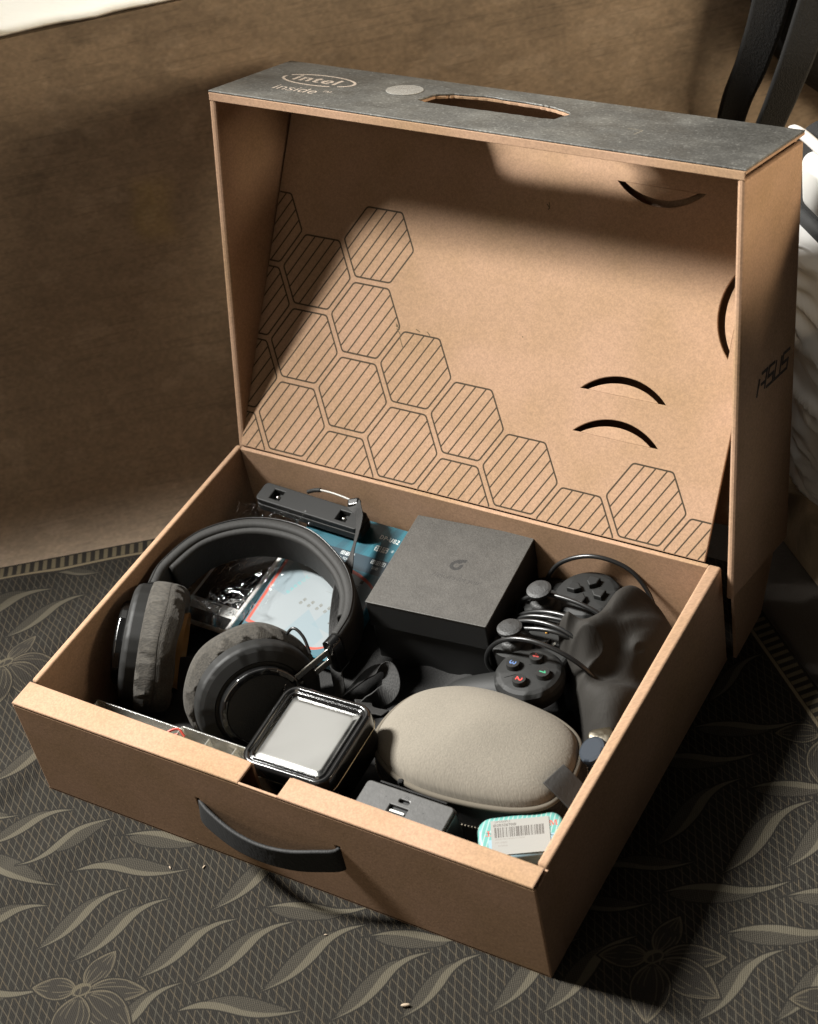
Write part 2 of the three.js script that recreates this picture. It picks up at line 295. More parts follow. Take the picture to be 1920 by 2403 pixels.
  const leaves = {
    S: [[232, -115, 255, -181], [250, 32, 287, -54], [305, 36, 344, -54], [345, 14, 385, -75], [335, 157, 372, 77], [235, 193, 272, 107], [201, 208, 236, 124], [384, 136, 421, 57], [145, 237, 175, 165], [100, 258, 140, 178], [39, 259, 84, 176], [-11, 273, 32, 195], [-35, 213, 7, 127], [-53, 286, -10, 210], [-110, 295, -70, 215], [-142, 297, -106, 220], [-48, 345, -18, 274], [-434, 48, -375, -30], [-382, 40, -339, -34], [-248, 235, -196, 174], [-279, 183, -238, 110], [-211, 313, -157, 259]],
    H: [[232, -87, 306, -123], [214, -45, 288, -81], [295, -47, 366, -84], [273, 66, 354, 22], [356, 35, 434, -7], [328, 81, 409, 39], [4, 193, 80, 160], [91, 184, 165, 150], [-141, 179, -60, 147], [-205, 356, -114, 322]],
    V: [[217, 69, 285, 31], [201, 115, 270, 77], [-8, 296, 79, 257], [-158, 224, -71, 186], [-397, -43, -342, -63], [-266, 253, -161, 240], [-304, 225, -236, 196]],
    T: [[-206, 240, -159, 168]],
  };
  for (const kd of Object.keys(leaves)) for (const l of leaves[kd]) leaf(kd, ...l);
  // flowers
  const flower = (fx, fz) => {
    const petals = [[4, -38], [47, -19], [55, 13], [17, 51], [-36, 14]], wid = [0.24, 0.2, 0.24, 0.26, 0.24];
    petals.forEach(([px, pz], i) => {
      const P = (t, n) => [(fx + px * t - pz * n) * mm, (fz + pz * t + px * n) * mm], wd = wid[i];
      c.beginPath(); c.moveTo(...P(0.1, 0)); c.bezierCurveTo(...P(0.3, -wd * 1.5), ...P(0.7, -wd * 1.1), ...P(1, 0)); c.bezierCurveTo(...P(0.75, wd * 1.1), ...P(0.3, wd * 1.5), ...P(0.1, 0)); c.closePath();
      line(ground, 3.4); c.stroke(); c.fillStyle = 'rgb(42,38,32)'; c.fill(); line('rgb(86,78,63)', 0.9); c.stroke();
      for (let q = -3; q <= 3; q++) { if (!q) continue; const s = q / 4 * wd; line('rgb(82,75,60)', 0.65); c.beginPath(); c.moveTo(...P(0.16, s * 0.35)); c.bezierCurveTo(...P(0.3, s * 1.25), ...P(0.45, s * 1.4), ...P(0.4 + 0.28 * hashN(q + 5, i, 3), s * 1.25)); c.stroke(); if (q & 1) { c.beginPath(); c.moveTo(...P(0.97, s * 0.1)); c.quadraticCurveTo(...P(0.8, s * 0.7), ...P(0.68, s)); c.stroke(); } }
    });
    c.beginPath(); c.ellipse(fx * mm, fz * mm, 0.0075, 0.0056, -0.75, 0, 7); c.fillStyle = 'rgb(82,75,60)'; c.fill();
    c.beginPath(); c.ellipse((fx + 1) * mm, (fz + 0.5) * mm, 0.0058, 0.003, -0.9, 0, 7); c.fillStyle = 'rgb(42,38,32)'; c.fill(); line('rgb(82,75,60)', 1); c.beginPath(); c.moveTo((fx - 3) * mm, (fz - 2) * mm); c.quadraticCurveTo(fx * mm, (fz - 1) * mm, (fx + 1) * mm, (fz + 4) * mm); c.stroke();
  };
  for (const [x, z] of [[289, 119], [-86, 310], [-355, 66], [424, 100], [330, -119]]) flower(x, z);
  // striped borders: one along the wall, one along the right edge
  const border = (px, pz, dx, dz, ox, oz, len) => {
    const wide = 17;
    c.fillStyle = 'rgb(38,34,28)'; c.beginPath(); c.moveTo(px * mm, pz * mm); c.lineTo((px + dx * len) * mm, (pz + dz * len) * mm); c.lineTo((px + dx * len + ox * 60) * mm, (pz + dz * len + oz * 60) * mm); c.lineTo((px + ox * 60) * mm, (pz + oz * 60) * mm); c.fill();
    for (let s = 0; s < len; s += 8.3) { c.fillStyle = 'rgb(100,90,70)'; c.beginPath(); const q = (a, b) => [(px + dx * a + ox * b) * mm, (pz + dz * a + oz * b) * mm]; c.moveTo(...q(s, 3)); c.lineTo(...q(s + 4, 3)); c.lineTo(...q(s + 4, wide)); c.lineTo(...q(s, wide)); c.fill(); }
    line('rgb(40,36,30)', 2.4); c.beginPath(); c.moveTo((px - ox * 2) * mm, (pz - oz * 2) * mm); c.lineTo((px + dx * len - ox * 2) * mm, (pz + dz * len - oz * 2) * mm); c.stroke();
    line('rgb(122,110,88)', 3); c.beginPath(); c.moveTo((px + ox * 1) * mm, (pz + oz * 1) * mm); c.lineTo((px + dx * len + ox) * mm, (pz + dz * len + oz) * mm); c.stroke();
  };
  border(-474, 9.7, 0.818, -0.575, -0.575, -0.818, 420);
  border(210, -224, 0.741, 0.671, 0.671, -0.741, 420);
});
const weave = dataTex(256, 256, (u, v) => { const g = 0.5 + 0.5 * Math.sin((u * 24 + v * 8) * 2 * Math.PI) * 0.7 + 0.3 * (hashN(Math.floor(u * 256), Math.floor(v * 256), 5) - 0.5); return [g, g, g]; }, false, 28, 28);
fit(matMap, MX0, -(MZ0 + MD), MW, MD);
const matMat = std(DIM, 0.88, { map: matMap, bumpMap: weave, bumpScale: 0.00035, specularIntensity: 0.4 });
{
  const ripple = (x, z) => {                                          // soft folds of the loose cloth on the left and along the wall
    const e = sstep(-0.12, -0.26, x + 0.35 * (z - 0.25)), d = (x + 0.44) * 0.6 + (z + 0.03) * 0.77;
    const off = Math.max(Math.abs(x) - 0.23, Math.abs(z) - 0.165); if (off < 0) return 0;
    return sstep(0, 0.03, off) * 0.006 * e * Math.max(0, Math.sin((x * 0.9 + z * 0.35) * 62 + 0.6)) + 0.004 * sstep(0.1, 0, d) * (0.5 + 0.5 * Math.sin(x * 55 - z * 20)) * e;
  };
  const g = grid(260, 190, MX0, MX0 + MW, MZ0, MZ0 + MD, (x, z) => {
    const over = (px, pz, nx, nz, m) => Math.max(0, (x - px) * nx + (z - pz) * nz - m);
    const e1 = over(0.238, -0.199, 0.671, -0.741, 0.0185); x -= 0.671 * e1; z += 0.741 * e1;      // the cloth ends at its borders
    const e2 = over(-0.433, -0.019, -0.575, -0.818, 0.0185); x += 0.575 * e2; z += 0.818 * e2;
    const d = (x + 0.443) * 0.6114 + (z + 0.031) * 0.7913, up = d < 0 ? cove - Math.sqrt(Math.max(0, cove * cove - d * d)) : 0;
    return V(x, 0.0012 + ripple(x, z) * sstep(0.0, 0.05, d) + up, z);
  });
  { const p = g.attributes.position, uv = g.attributes.uv; for (let i = 0; i < p.count; i++) uv.setXY(i, p.getX(i), -p.getZ(i)); }
  tag(obj('floor_mat', g, matMat), 'dark woven floor mat with pale leaves, flowers and a striped border', 'mat');
}

// ---------------------------------------------------------------- the cardboard box
const H = 0.1069, ZF = 0.16415, ZB = -0.16415, XL = -0.23, XR = 0.23;
const box = thing('cardboard_box', 'open brown cardboard box with a black lid top and striped hexagon print inside', 'box');
const tilt = 0.3062, LL = 0.31516, LD = 0.12054;
const lv = V(0, Math.cos(tilt), -Math.sin(tilt)), ln = V(0, Math.sin(tilt), Math.cos(tilt)), hinge = V(0, H, ZB);
const lidP = (x, a, w) => hinge.clone().addScaledVector(lv, a).addScaledVector(ln, w).setX(x);
{
  // tray
  obj('bottom_panel', board([V(XL, 0.0035, ZF), V(XR, 0.0035, ZF), V(XR, 0.0035, ZB), V(XL, 0.0035, ZB)], 0.003, 0.0005), kraft, box);
  const slitA = [[0.1675, 0.0455], [0.1705, 0.0455], [0.1705, 0.066], [0.1675, 0.066]], slitB = [[0.2935, 0.043], [0.2975, 0.043], [0.2975, 0.070], [0.2935, 0.070]];
  obj('front_panel', board([V(XL, 0.001, ZF), V(XR, 0.001, ZF), V(XR, H - 0.0031, ZF), V(XL, H - 0.0031, ZF)], 0.003, 0.0009, [slitA, slitB]), kraft, box);
  const zi = 0.1425, rim = (x0, x1, a, b) => board([V(x0, H, ZF), V(x1, H, ZF), V(x1, H, b), V(x0, H, a)], 0.003, 0.0012);
  obj('front_rim', rim(XL, -0.0135, 0.1398, 0.1428), kraft, box);
  obj('front_rim', rim(0.0207, XR - 0.001, 0.1445, 0.1459), kraft, box);
  obj('front_lip', board([V(-0.0135, H - 0.0031, ZF), V(0.0207, H - 0.0031, ZF), V(0.0207, H - 0.0008, ZF), V(-0.0135, H - 0.0008, ZF)], 0.002, 0.0005), kraft, box);
  obj('inner_front_panel', board([V(XL + 0.006, 0.004, zi), V(-0.014, 0.004, zi + 0.002), V(0.021, 0.004, zi + 0.0025), V(XR - 0.008, 0.004, zi + 0.004), V(XR - 0.008, H - 0.0035, zi + 0.004), V(0.021, H - 0.0035, zi + 0.0025), V(0.021, 0.055, zi + 0.0025), V(-0.014, 0.055, zi + 0.002), V(-0.014, H - 0.0035, zi + 0.002), V(XL + 0.006, H - 0.0035, zi)].map((p) => V(p.x, p.y, zi + (p.x - XL) * 0.0087)), 0.0025, 0.0004), kraft, box);
  const sideWall = (x, z1, thick, s) => { const g = new RoundedBoxGeometry(thick, H - 0.001, z1 - ZB, 3, 0.0022); planarUV(g, (a, b, c) => [c + 1.3 * a, b + a]); g.translate(x + s * thick / 2, (H + 0.001) / 2, (z1 + ZB) / 2); return g; };
  obj('left_wall', sideWall(XL, 0.1383, 0.006, 1), kraft, box);
  { // right wall a little thicker at its far end
    const g = sideWall(XR, 0.1445, 0.008, -1), p = g.attributes.position;
    for (let i = 0; i < p.count; i++) { const t = clamp((0.1445 - p.getZ(i)) / 0.3); if (p.getX(i) < XR - 0.004) p.setX(i, p.getX(i) - 0.0025 * t); else p.setX(i, p.getX(i) + 0.0025 * Math.sin(t * 3)); }
    g.computeVertexNormals(); obj('right_wall', toCreasedNormals(g, 0.9), kraft, box);
    obj('corner_panel', board([V(XR + 0.0004, 0.001, ZF - 0.0008), V(XR + 0.0004, 0.001, 0.1405), V(XR + 0.0004, H - 0.004, 0.1405), V(XR + 0.0004, H - 0.0045, ZF - 0.0008)], 0.003, 0.0006), kraft, box);
    obj('corner_panel', board([V(XL - 0.0004, 0.001, 0.1383), V(XL - 0.0004, 0.001, ZF - 0.0008), V(XL - 0.0004, H - 0.0045, ZF - 0.0008), V(XL - 0.0004, H - 0.004, 0.1383)], 0.003, 0.0006), kraft, box);
  }
  obj('back_wall', board([V(XL + 0.006, 0.004, ZB + 0.004), V(XR - 0.008, 0.004, ZB + 0.004), V(XR - 0.0105, H - 0.001, ZB + 0.004), V(XL + 0.006, H - 0.001, ZB + 0.004)], 0.004, 0.0006), kraft, box);
  // carry handle
  const strapMat = std(lin(0.009, 0.009, 0.009), 0.7, { specularIntensity: 0.6, bumpMap: leatherBump, bumpScale: 0.0004 });
  const hp = [V(-0.0605, 0.0557, 0.159), V(-0.0585, 0.0555, 0.166), V(-0.045, 0.0545, 0.172), V(-0.02, 0.053, 0.1785), V(0.005, 0.0525, 0.1805), V(0.03, 0.0535, 0.178), V(0.052, 0.0555, 0.1715), V(0.0645, 0.0562, 0.166), V(0.0665, 0.0565, 0.159)];
  obj('handle', sweep(hp, 0.0198, 0.0034, (t) => V(0, 1, -0.25 + 0.35 * t), 60, 0.45, (t) => 0.98 + 0.36 * sstep(0.45, 0.95, t)), strapMat, box);

  // lid: two side walls, the black top with its slot, the back and the printed panel that leans inside
  const xl = (a) => -0.2307 - 0.0097 * a / LL, xr = (a) => 0.24061 - 0.01579 * a / LL, a0 = -0.026;
  const printMap = canvasTex(1024, 256, (c, w, h) => {                 // ASUS on the right side of the lid
    c.fillStyle = '#b7936f'; c.fillRect(0, 0, w, h);
    const k = w / 0.12; c.setTransform(k, 0, 0, -k, 0, h);
    c.strokeStyle = c.fillStyle = 'rgb(40,32,27)'; c.lineWidth = 0.0024; c.lineJoin = 'miter';
    const ltr = (x, pts) => { c.beginPath(); pts.forEach((p, i) => { const q = [0.036 + x + p[0] + p[1] * 0.32, 0.007 + p[1]]; i ? c.lineTo(...q) : c.moveTo(...q); }); c.stroke(); };
    const hgt = 0.0155;
    ltr(0, [[0, -0.0005], [0.0015, hgt * 0.82]]); ltr(0.0035, [[0.001, hgt], [0.0145, hgt]]); ltr(0.0035, [[0.0125, hgt], [0.0125, 0.001]]); ltr(0.003, [[0.003, hgt * 0.45], [0.0125, hgt * 0.45]]);
    ltr(0.019, [[0.014, hgt], [0.002, hgt], [0.002, hgt * 0.52], [0.0135, hgt * 0.52], [0.0135, 0.001], [0.0005, 0.001]]);
    ltr(0.0345, [[0.002, hgt], [0.002, 0.001], [0.0135, 0.001], [0.0135, hgt]]);
    ltr(0.05, [[0.0165, hgt], [0.002, hgt], [0.002, hgt * 0.52], [0.0145, hgt * 0.52], [0.0145, 0.001], [0.0005, 0.001]]);
  });
  const right = board([lidP(xr(a0), a0, 0), lidP(xr(a0), a0, -LD), lidP(xr(LL), LL - 0.0085, -LD), lidP(xr(LL), LL - 0.0085, 0)], 0.0062, 0.0022);
  obj('lid_side', right, kraft, box);
  { // printed lettering as a thin ink film on the cardboard
    const ink = printMap, o = lidP(xr(0.12), 0.126, 0.0), ux = ln.clone().negate(), uy = lidP(xr(0.2), 0.2, 0).sub(lidP(xr(0.1), 0.1, 0)).normalize(), nz = ux.clone().cross(uy).normalize();
    const A = (a, w) => lidP(xr(a), a, -w).addScaledVector(nz, 0.0003);
    const g = board([A(0.1235, 0.0), A(0.1235, LD), A(0.1535, LD), A(0.1535, 0)], 0.0002, 0);
    fit(ink, 0, 0, 0.12, 0.03);
    const alpha = canvasTex(1024, 256, (c, w, h) => { c.drawImage(printMap.image, 0, 0); const d = c.getImageData(0, 0, w, h); for (let i = 0; i < d.data.length; i += 4) { const v = d.data[i] < 110 ? 255 : 0; d.data[i] = d.data[i + 1] = d.data[i + 2] = v; } c.putImageData(d, 0, 0); }, false);
    fit(alpha, 0, 0, 0.12, 0.03);
    obj('logo', g, std(lin(0.03, 0.022, 0.018), 0.7, { alphaMap: alpha, transparent: true }), box);
  }
  obj('lid_side', board([lidP(xl(a0), a0, -LD), lidP(xl(a0), a0, -0.004), lidP(xl(LL), LL - 0.0085, 0), lidP(xl(LL), LL - 0.0085, -LD)], 0.0066, 0.0022), kraft, box);
  obj('lid_back', board([lidP(xr(0) - 0.006, a0, -LD + 0.0006), lidP(xl(0) + 0.007, a0, -LD + 0.0006), lidP(xl(LL) + 0.007, LL - 0.002, -LD + 0.0006), lidP(xr(LL) - 0.006, LL - 0.002, -LD + 0.0006)], 0.004, 0.0006), kraft, box);
  obj('hinge_flap', board([V(0.2365, 0.001, -0.168), V(0.2365, 0.001, -0.222), V(0.2345, 0.058, -0.27), V(0.2345, 0.086, -0.176)], 0.003, 0.0006), kraft, box);

  // top
  const W0 = xl(LL), W1 = xr(LL), slot = [[-0.0755, 0.057], [-0.066, 0.053], [-0.0332, 0.053], [0.0063, 0.054], [0.036, 0.054], [0.0461, 0.056], [0.0508, 0.0755], [0.047, 0.081], [0.03, 0.0885], [0.0169, 0.0915], [-0.0314, 0.0945], [-0.06, 0.089], [-0.0718, 0.0795]];
  const rough = (pts, amp) => { const out = []; pts.forEach((p, i) => { const q = pts[(i + 1) % pts.length], n = 7; for (let k = 0; k < n; k++) { const t = k / n; out.push([p[0] + (q[0] - p[0]) * t - W0 + rr(-amp, amp), p[1] + (q[1] - p[1]) * t + rr(-amp, amp)]); } }); return out; };
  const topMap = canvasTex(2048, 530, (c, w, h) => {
    c.fillStyle = 'rgb(82,81,77)'; c.fillRect(0, 0, w, h);  // grey base stands in for window sheen on the black, fading to the right
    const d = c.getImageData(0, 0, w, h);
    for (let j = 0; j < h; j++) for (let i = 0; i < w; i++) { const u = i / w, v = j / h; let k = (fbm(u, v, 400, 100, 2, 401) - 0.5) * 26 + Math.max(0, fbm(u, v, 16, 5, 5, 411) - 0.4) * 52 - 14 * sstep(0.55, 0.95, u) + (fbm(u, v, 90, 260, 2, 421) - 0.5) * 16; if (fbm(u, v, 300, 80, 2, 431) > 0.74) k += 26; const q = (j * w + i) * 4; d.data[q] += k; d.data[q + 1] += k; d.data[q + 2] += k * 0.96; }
    c.putImageData(d, 0, 0);
    const kx = w / (W1 - W0), ky = h / LD; c.setTransform(kx, 0, 0, -ky, -W0 * kx, h);
    c.strokeStyle = c.fillStyle = 'rgb(196,180,164)'; c.lineWidth = 0.0024; c.lineCap = 'butt';
    c.beginPath(); c.ellipse(-0.179, 0.0715, 0.0335, 0.0165, 0.02, 0.6 - 1.35, 3.75 - 1.0); c.stroke();
    c.beginPath(); c.ellipse(-0.179, 0.0715, 0.0335, 0.0165, 0.02, 3.0, 5.3); c.stroke();
    c.save(); c.translate(-0.2035, 0.0645); c.scale(1, -1); c.font = 'bold 0.0215px sans-serif'; const m = 0.0001; c.scale(m, m); c.font = 'bold 205px sans-serif'; c.fillText('intel', 0, 0, 470); c.font = '170px sans-serif'; c.fillText('inside', 30, 330, 420); c.font = '60px sans-serif'; c.fillText('TM', 470, 240); c.restore();
    c.lineWidth = 0.0005; c.strokeStyle = 'rgb(150,138,116)'; c.beginPath(); c.moveTo(0.107, 0.0595); c.lineTo(0.1196, 0.0588); c.lineTo(0.118, 0.046); c.stroke();
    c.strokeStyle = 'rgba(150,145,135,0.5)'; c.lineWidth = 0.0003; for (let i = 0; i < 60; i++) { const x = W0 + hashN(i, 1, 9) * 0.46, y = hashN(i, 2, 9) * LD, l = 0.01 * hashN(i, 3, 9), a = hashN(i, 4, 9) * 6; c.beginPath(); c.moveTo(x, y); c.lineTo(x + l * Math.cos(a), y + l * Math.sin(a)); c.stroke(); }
  });
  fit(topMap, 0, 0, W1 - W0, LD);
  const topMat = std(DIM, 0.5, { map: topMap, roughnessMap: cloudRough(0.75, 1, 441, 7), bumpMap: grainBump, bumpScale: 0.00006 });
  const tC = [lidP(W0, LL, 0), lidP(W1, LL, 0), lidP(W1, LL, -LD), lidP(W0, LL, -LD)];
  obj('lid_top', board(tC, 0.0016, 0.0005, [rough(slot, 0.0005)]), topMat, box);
  const wide = slot.map(([x, y]) => [x, y + (y < 0.07 ? 0.0012 : -0.0008)]);
  const tL = tC.map((p) => p.clone().addScaledVector(lv, -0.0018));
  obj('lid_edge', board([lidP(W0 + 0.0005, LL - 0.0084, 0.0004), lidP(W1 - 0.0005, LL - 0.0084, 0.0004), lidP(W1 - 0.0005, LL - 0.0018, 0.0004), lidP(W0 + 0.0005, LL - 0.0018, 0.0004)], 0.0012, 0.0005), kraft, box);
  for (let k = 0; k < 1; k++) obj('lid_top_layer', board(tL.map((p) => p.clone().addScaledVector(lv, -0.0024 * k)), 0.0022, 0.0004, [rough(wide.map(([x, y]) => [x, y + (y < 0.07 ? 0.0012 * k : -0.0004 * k)]), 0.0006)]), kraft, box);
  obj('seal_sticker', (() => { const s = new THREE.Shape(); s.absellipse(0, 0, 0.0152, 0.0165, 0, 2 * Math.PI); return extr(s, 0.0005, 0.0001, 1, 40).applyMatrix4(basis(lidP(-0.0995, LL + 0.0002, -0.077), V(1, 0, 0), ln.clone().negate(), lv)); })(), std(lin(0.4, 0.39, 0.36), 0.14, { transparent: true, opacity: 0.55, bumpMap: cloudRough(0, 1, 451, 4), bumpScale: 0.0012, clearcoat: 1 }), box);

  // printed panel with its four punched tabs
  const pd = lidP(0, LL, -LD).sub(hinge), sTop = pd.length() - 0.006; pd.normalize();
  const pn = V(1, 0, 0).cross(pd), PX0 = -0.2255, PX1 = 0.2165;
  const pp = (x, s, d = 0) => hinge.clone().addScaledVector(pd, s).addScaledVector(pn, d).setX(x);
  const panelMap = canvasTex(2048, 1560, (c, w, h) => {
    const src = kraftMap.image.data, im = c.createImageData(w, h);
    for (let j = 0; j < h; j++) for (let i = 0; i < w; i++) { const a = ((j & 1023) * 1024 + (i & 1023)) * 4, b = (j * w + i) * 4; im.data[b] = src[a]; im.data[b + 1] = src[a + 1]; im.data[b + 2] = src[a + 2]; im.data[b + 3] = 255; }
    c.putImageData(im, 0, 0);
    const k = w / 0.455; c.setTransform(k, 0, 0, -k, -(PX0 - 0.0135) * k, h); const R = 0.0345;
    c.strokeStyle = 'rgb(50,41,29)'; c.lineJoin = 'round'; c.lineCap = 'round';
    const hexes = [[-2, 0], [-2, 1], [-2, 2], [-2, 3], [-1, 0], [-1, 1], [-1, 2], [0, 0], [0, 1], [0, 2], [0, 3], [1, 0], [1, 1], [2, 0], [2, 1], [3, 0], [4, 0], [5, 0], [6, 0]];
    for (const [i, j] of hexes) {
      const x = -0.1218 + 0.0562 * i, y = (i & 1 ? 0.0332 : 0.0008) + 0.0649 * j;
      const path = () => { c.beginPath(); const q = []; for (let n = 0; n < 6; n++) q.push([x + R * Math.cos(n * Math.PI / 3), y + R * Math.sin(n * Math.PI / 3)]); for (let n = 0; n < 6; n++) { const a = q[n], b = q[(n + 1) % 6], m = 0.07; const P = (t) => [a[0] + (b[0] - a[0]) * t, a[1] + (b[1] - a[1]) * t]; n ? c.quadraticCurveTo(...a, ...P(m)) : c.moveTo(...P(m)); c.lineTo(...P(1 - m)); } c.quadraticCurveTo(...q[0], q[0][0] + (q[1][0] - q[0][0]) * 0.07, q[0][1] + (q[1][1] - q[0][1]) * 0.07); c.closePath(); };
      c.save(); path(); c.clip(); c.lineWidth = 0.00115;
      for (let n = -3; n <= 3; n++) { const d = (n + (n > 0 ? -0.5 : 0.5)) * 0.00854; if (n === 0) continue; const ox = x + d * Math.sin(Math.PI / 3), oy = y - d * Math.cos(Math.PI / 3); c.beginPath(); c.moveTo(ox - 0.025, oy - 0.0433); c.lineTo(ox + 0.025, oy + 0.0433); c.stroke(); }
      c.restore(); c.lineWidth = 0.00135; path(); c.stroke();
    }
    // ink smears near the third hexagon and small marks
    c.strokeStyle = 'rgba(74,62,44,0.9)'; c.lineWidth = 0.0008;
    for (const [a, b, e, f] of [[-0.0915, 0.133, -0.0885, 0.1295], [-0.09, 0.129, -0.086, 0.125], [-0.086, 0.123, -0.081, 0.114], [-0.072, 0.132, -0.068, 0.1305], [-0.061, 0.1315, -0.058, 0.129], [0.026, 0.252, 0.029, 0.249], [0.0275, 0.2535, 0.028, 0.248]]) { c.beginPath(); c.moveTo(a, b); c.quadraticCurveTo(a + 0.002, (b + f) / 2, e, f); c.stroke(); }
    c.fillStyle = 'rgba(74,62,44,0.9)'; c.beginPath(); c.arc(0.0265, 0.1435, 0.0006, 0, 7); c.fill(); c.beginPath(); c.arc(-0.0905, 0.1315, 0.0011, 0, 7); c.fill();
  });
  fit(panelMap, -0.0135, 0, 0.455, 0.455 * 1560 / 2048);
  const panelMat = std(0xffffff, 0.82, { map: panelMap, bumpMap: grainBump, bumpScale: 0.00003, specularIntensity: 0.4 });
  const arc = (ax, ay, bx, by, hgt, n = 22) => { // circular segment on the left of a -> b
    const cl = Math.hypot(bx - ax, by - ay), rad = (cl * cl / 4 + hgt * hgt) / (2 * hgt), ex = (bx - ax) / cl, ey = (by - ay) / cl, nx = -ey, ny = ex, cx = (ax + bx) / 2 + nx * (hgt - rad), cy = (ay + by) / 2 + ny * (hgt - rad), h2 = Math.asin(cl / 2 / rad), out = [];
    for (let i = 0; i <= n; i++) { const t = -h2 + 2 * h2 * i / n; out.push([cx + ex * rad * Math.sin(t) + nx * rad * Math.cos(t), cy + ey * rad * Math.sin(t) + ny * rad * Math.cos(t)]); } return out;
  };
  const tabs = [[0.1575, 0.279, 0.083, 0.279], [0.2015, 0.158, 0.2015, 0.232], [0.0853, 0.1128, 0.1595, 0.1131], [0.0857, 0.078, 0.16, 0.078]];
  const holes = tabs.map(([ax, ay, bx, by]) => arc(ax, ay, bx, by, 0.0152).map(([x, y]) => [x - PX0, y]));
  const panel = obj('printed_panel', board([pp(PX0, 0), pp(PX1 - 0.0005, 0), pp(PX1, sTop), pp(-0.2315, sTop)], 0.003, 0.0007, holes), panelMat, box);
  tabs.forEach(([ax, ay, bx, by]) => {                                // each tab still hangs on its crease, pushed in a little
    const cl = Math.hypot(bx - ax, by - ay), ex = (bx - ax) / cl, ey = (by - ay) / cl, q = arc(0.0062, 0, cl - 0.0062, 0, 0.0098);
    const g = extr(shapeOf(q), 0.0026, 0.0004, 1); g.translate(0, 0, -0.0026); planarUV(g, (x, y) => [ax - PX0 + ex * x - ey * y, ay + ey * x + ex * y]);
    const ux = V(1, 0, 0).multiplyScalar(ex).addScaledVector(pd, ey), uy0 = V(1, 0, 0).multiplyScalar(-ey).addScaledVector(pd, ex), uy = uy0.multiplyScalar(Math.cos(0.16)).addScaledVector(pn, -Math.sin(0.16));
    obj('tab', g.applyMatrix4(basis(pp(ax, ay), ux, uy, ux.clone().cross(uy))), panelMat, panel);
  });
}

// ---------------------------------------------------------------- things in the box
// dark cloth bag that fills the bottom
{
  const g = grid(90, 70, -0.222, 0.218, -0.157, 0.139, (x, z) => { const u = (x + 0.23) / 0.46, v = (z + 0.165) / 0.33; const f = fbm(u, v, 7, 6, 4, 601); return V(x, 0.008 + 0.03 * f * sstep(0, 0.1, u) * sstep(1, 0.9, u) + 0.007 * Math.sin(9 * u + 7 * v + 6 * f), z); });
  tag(obj('cloth_bag', g, M.darkCloth), 'crumpled black cloth bag covering the bottom of the box under everything else', 'bag');
}

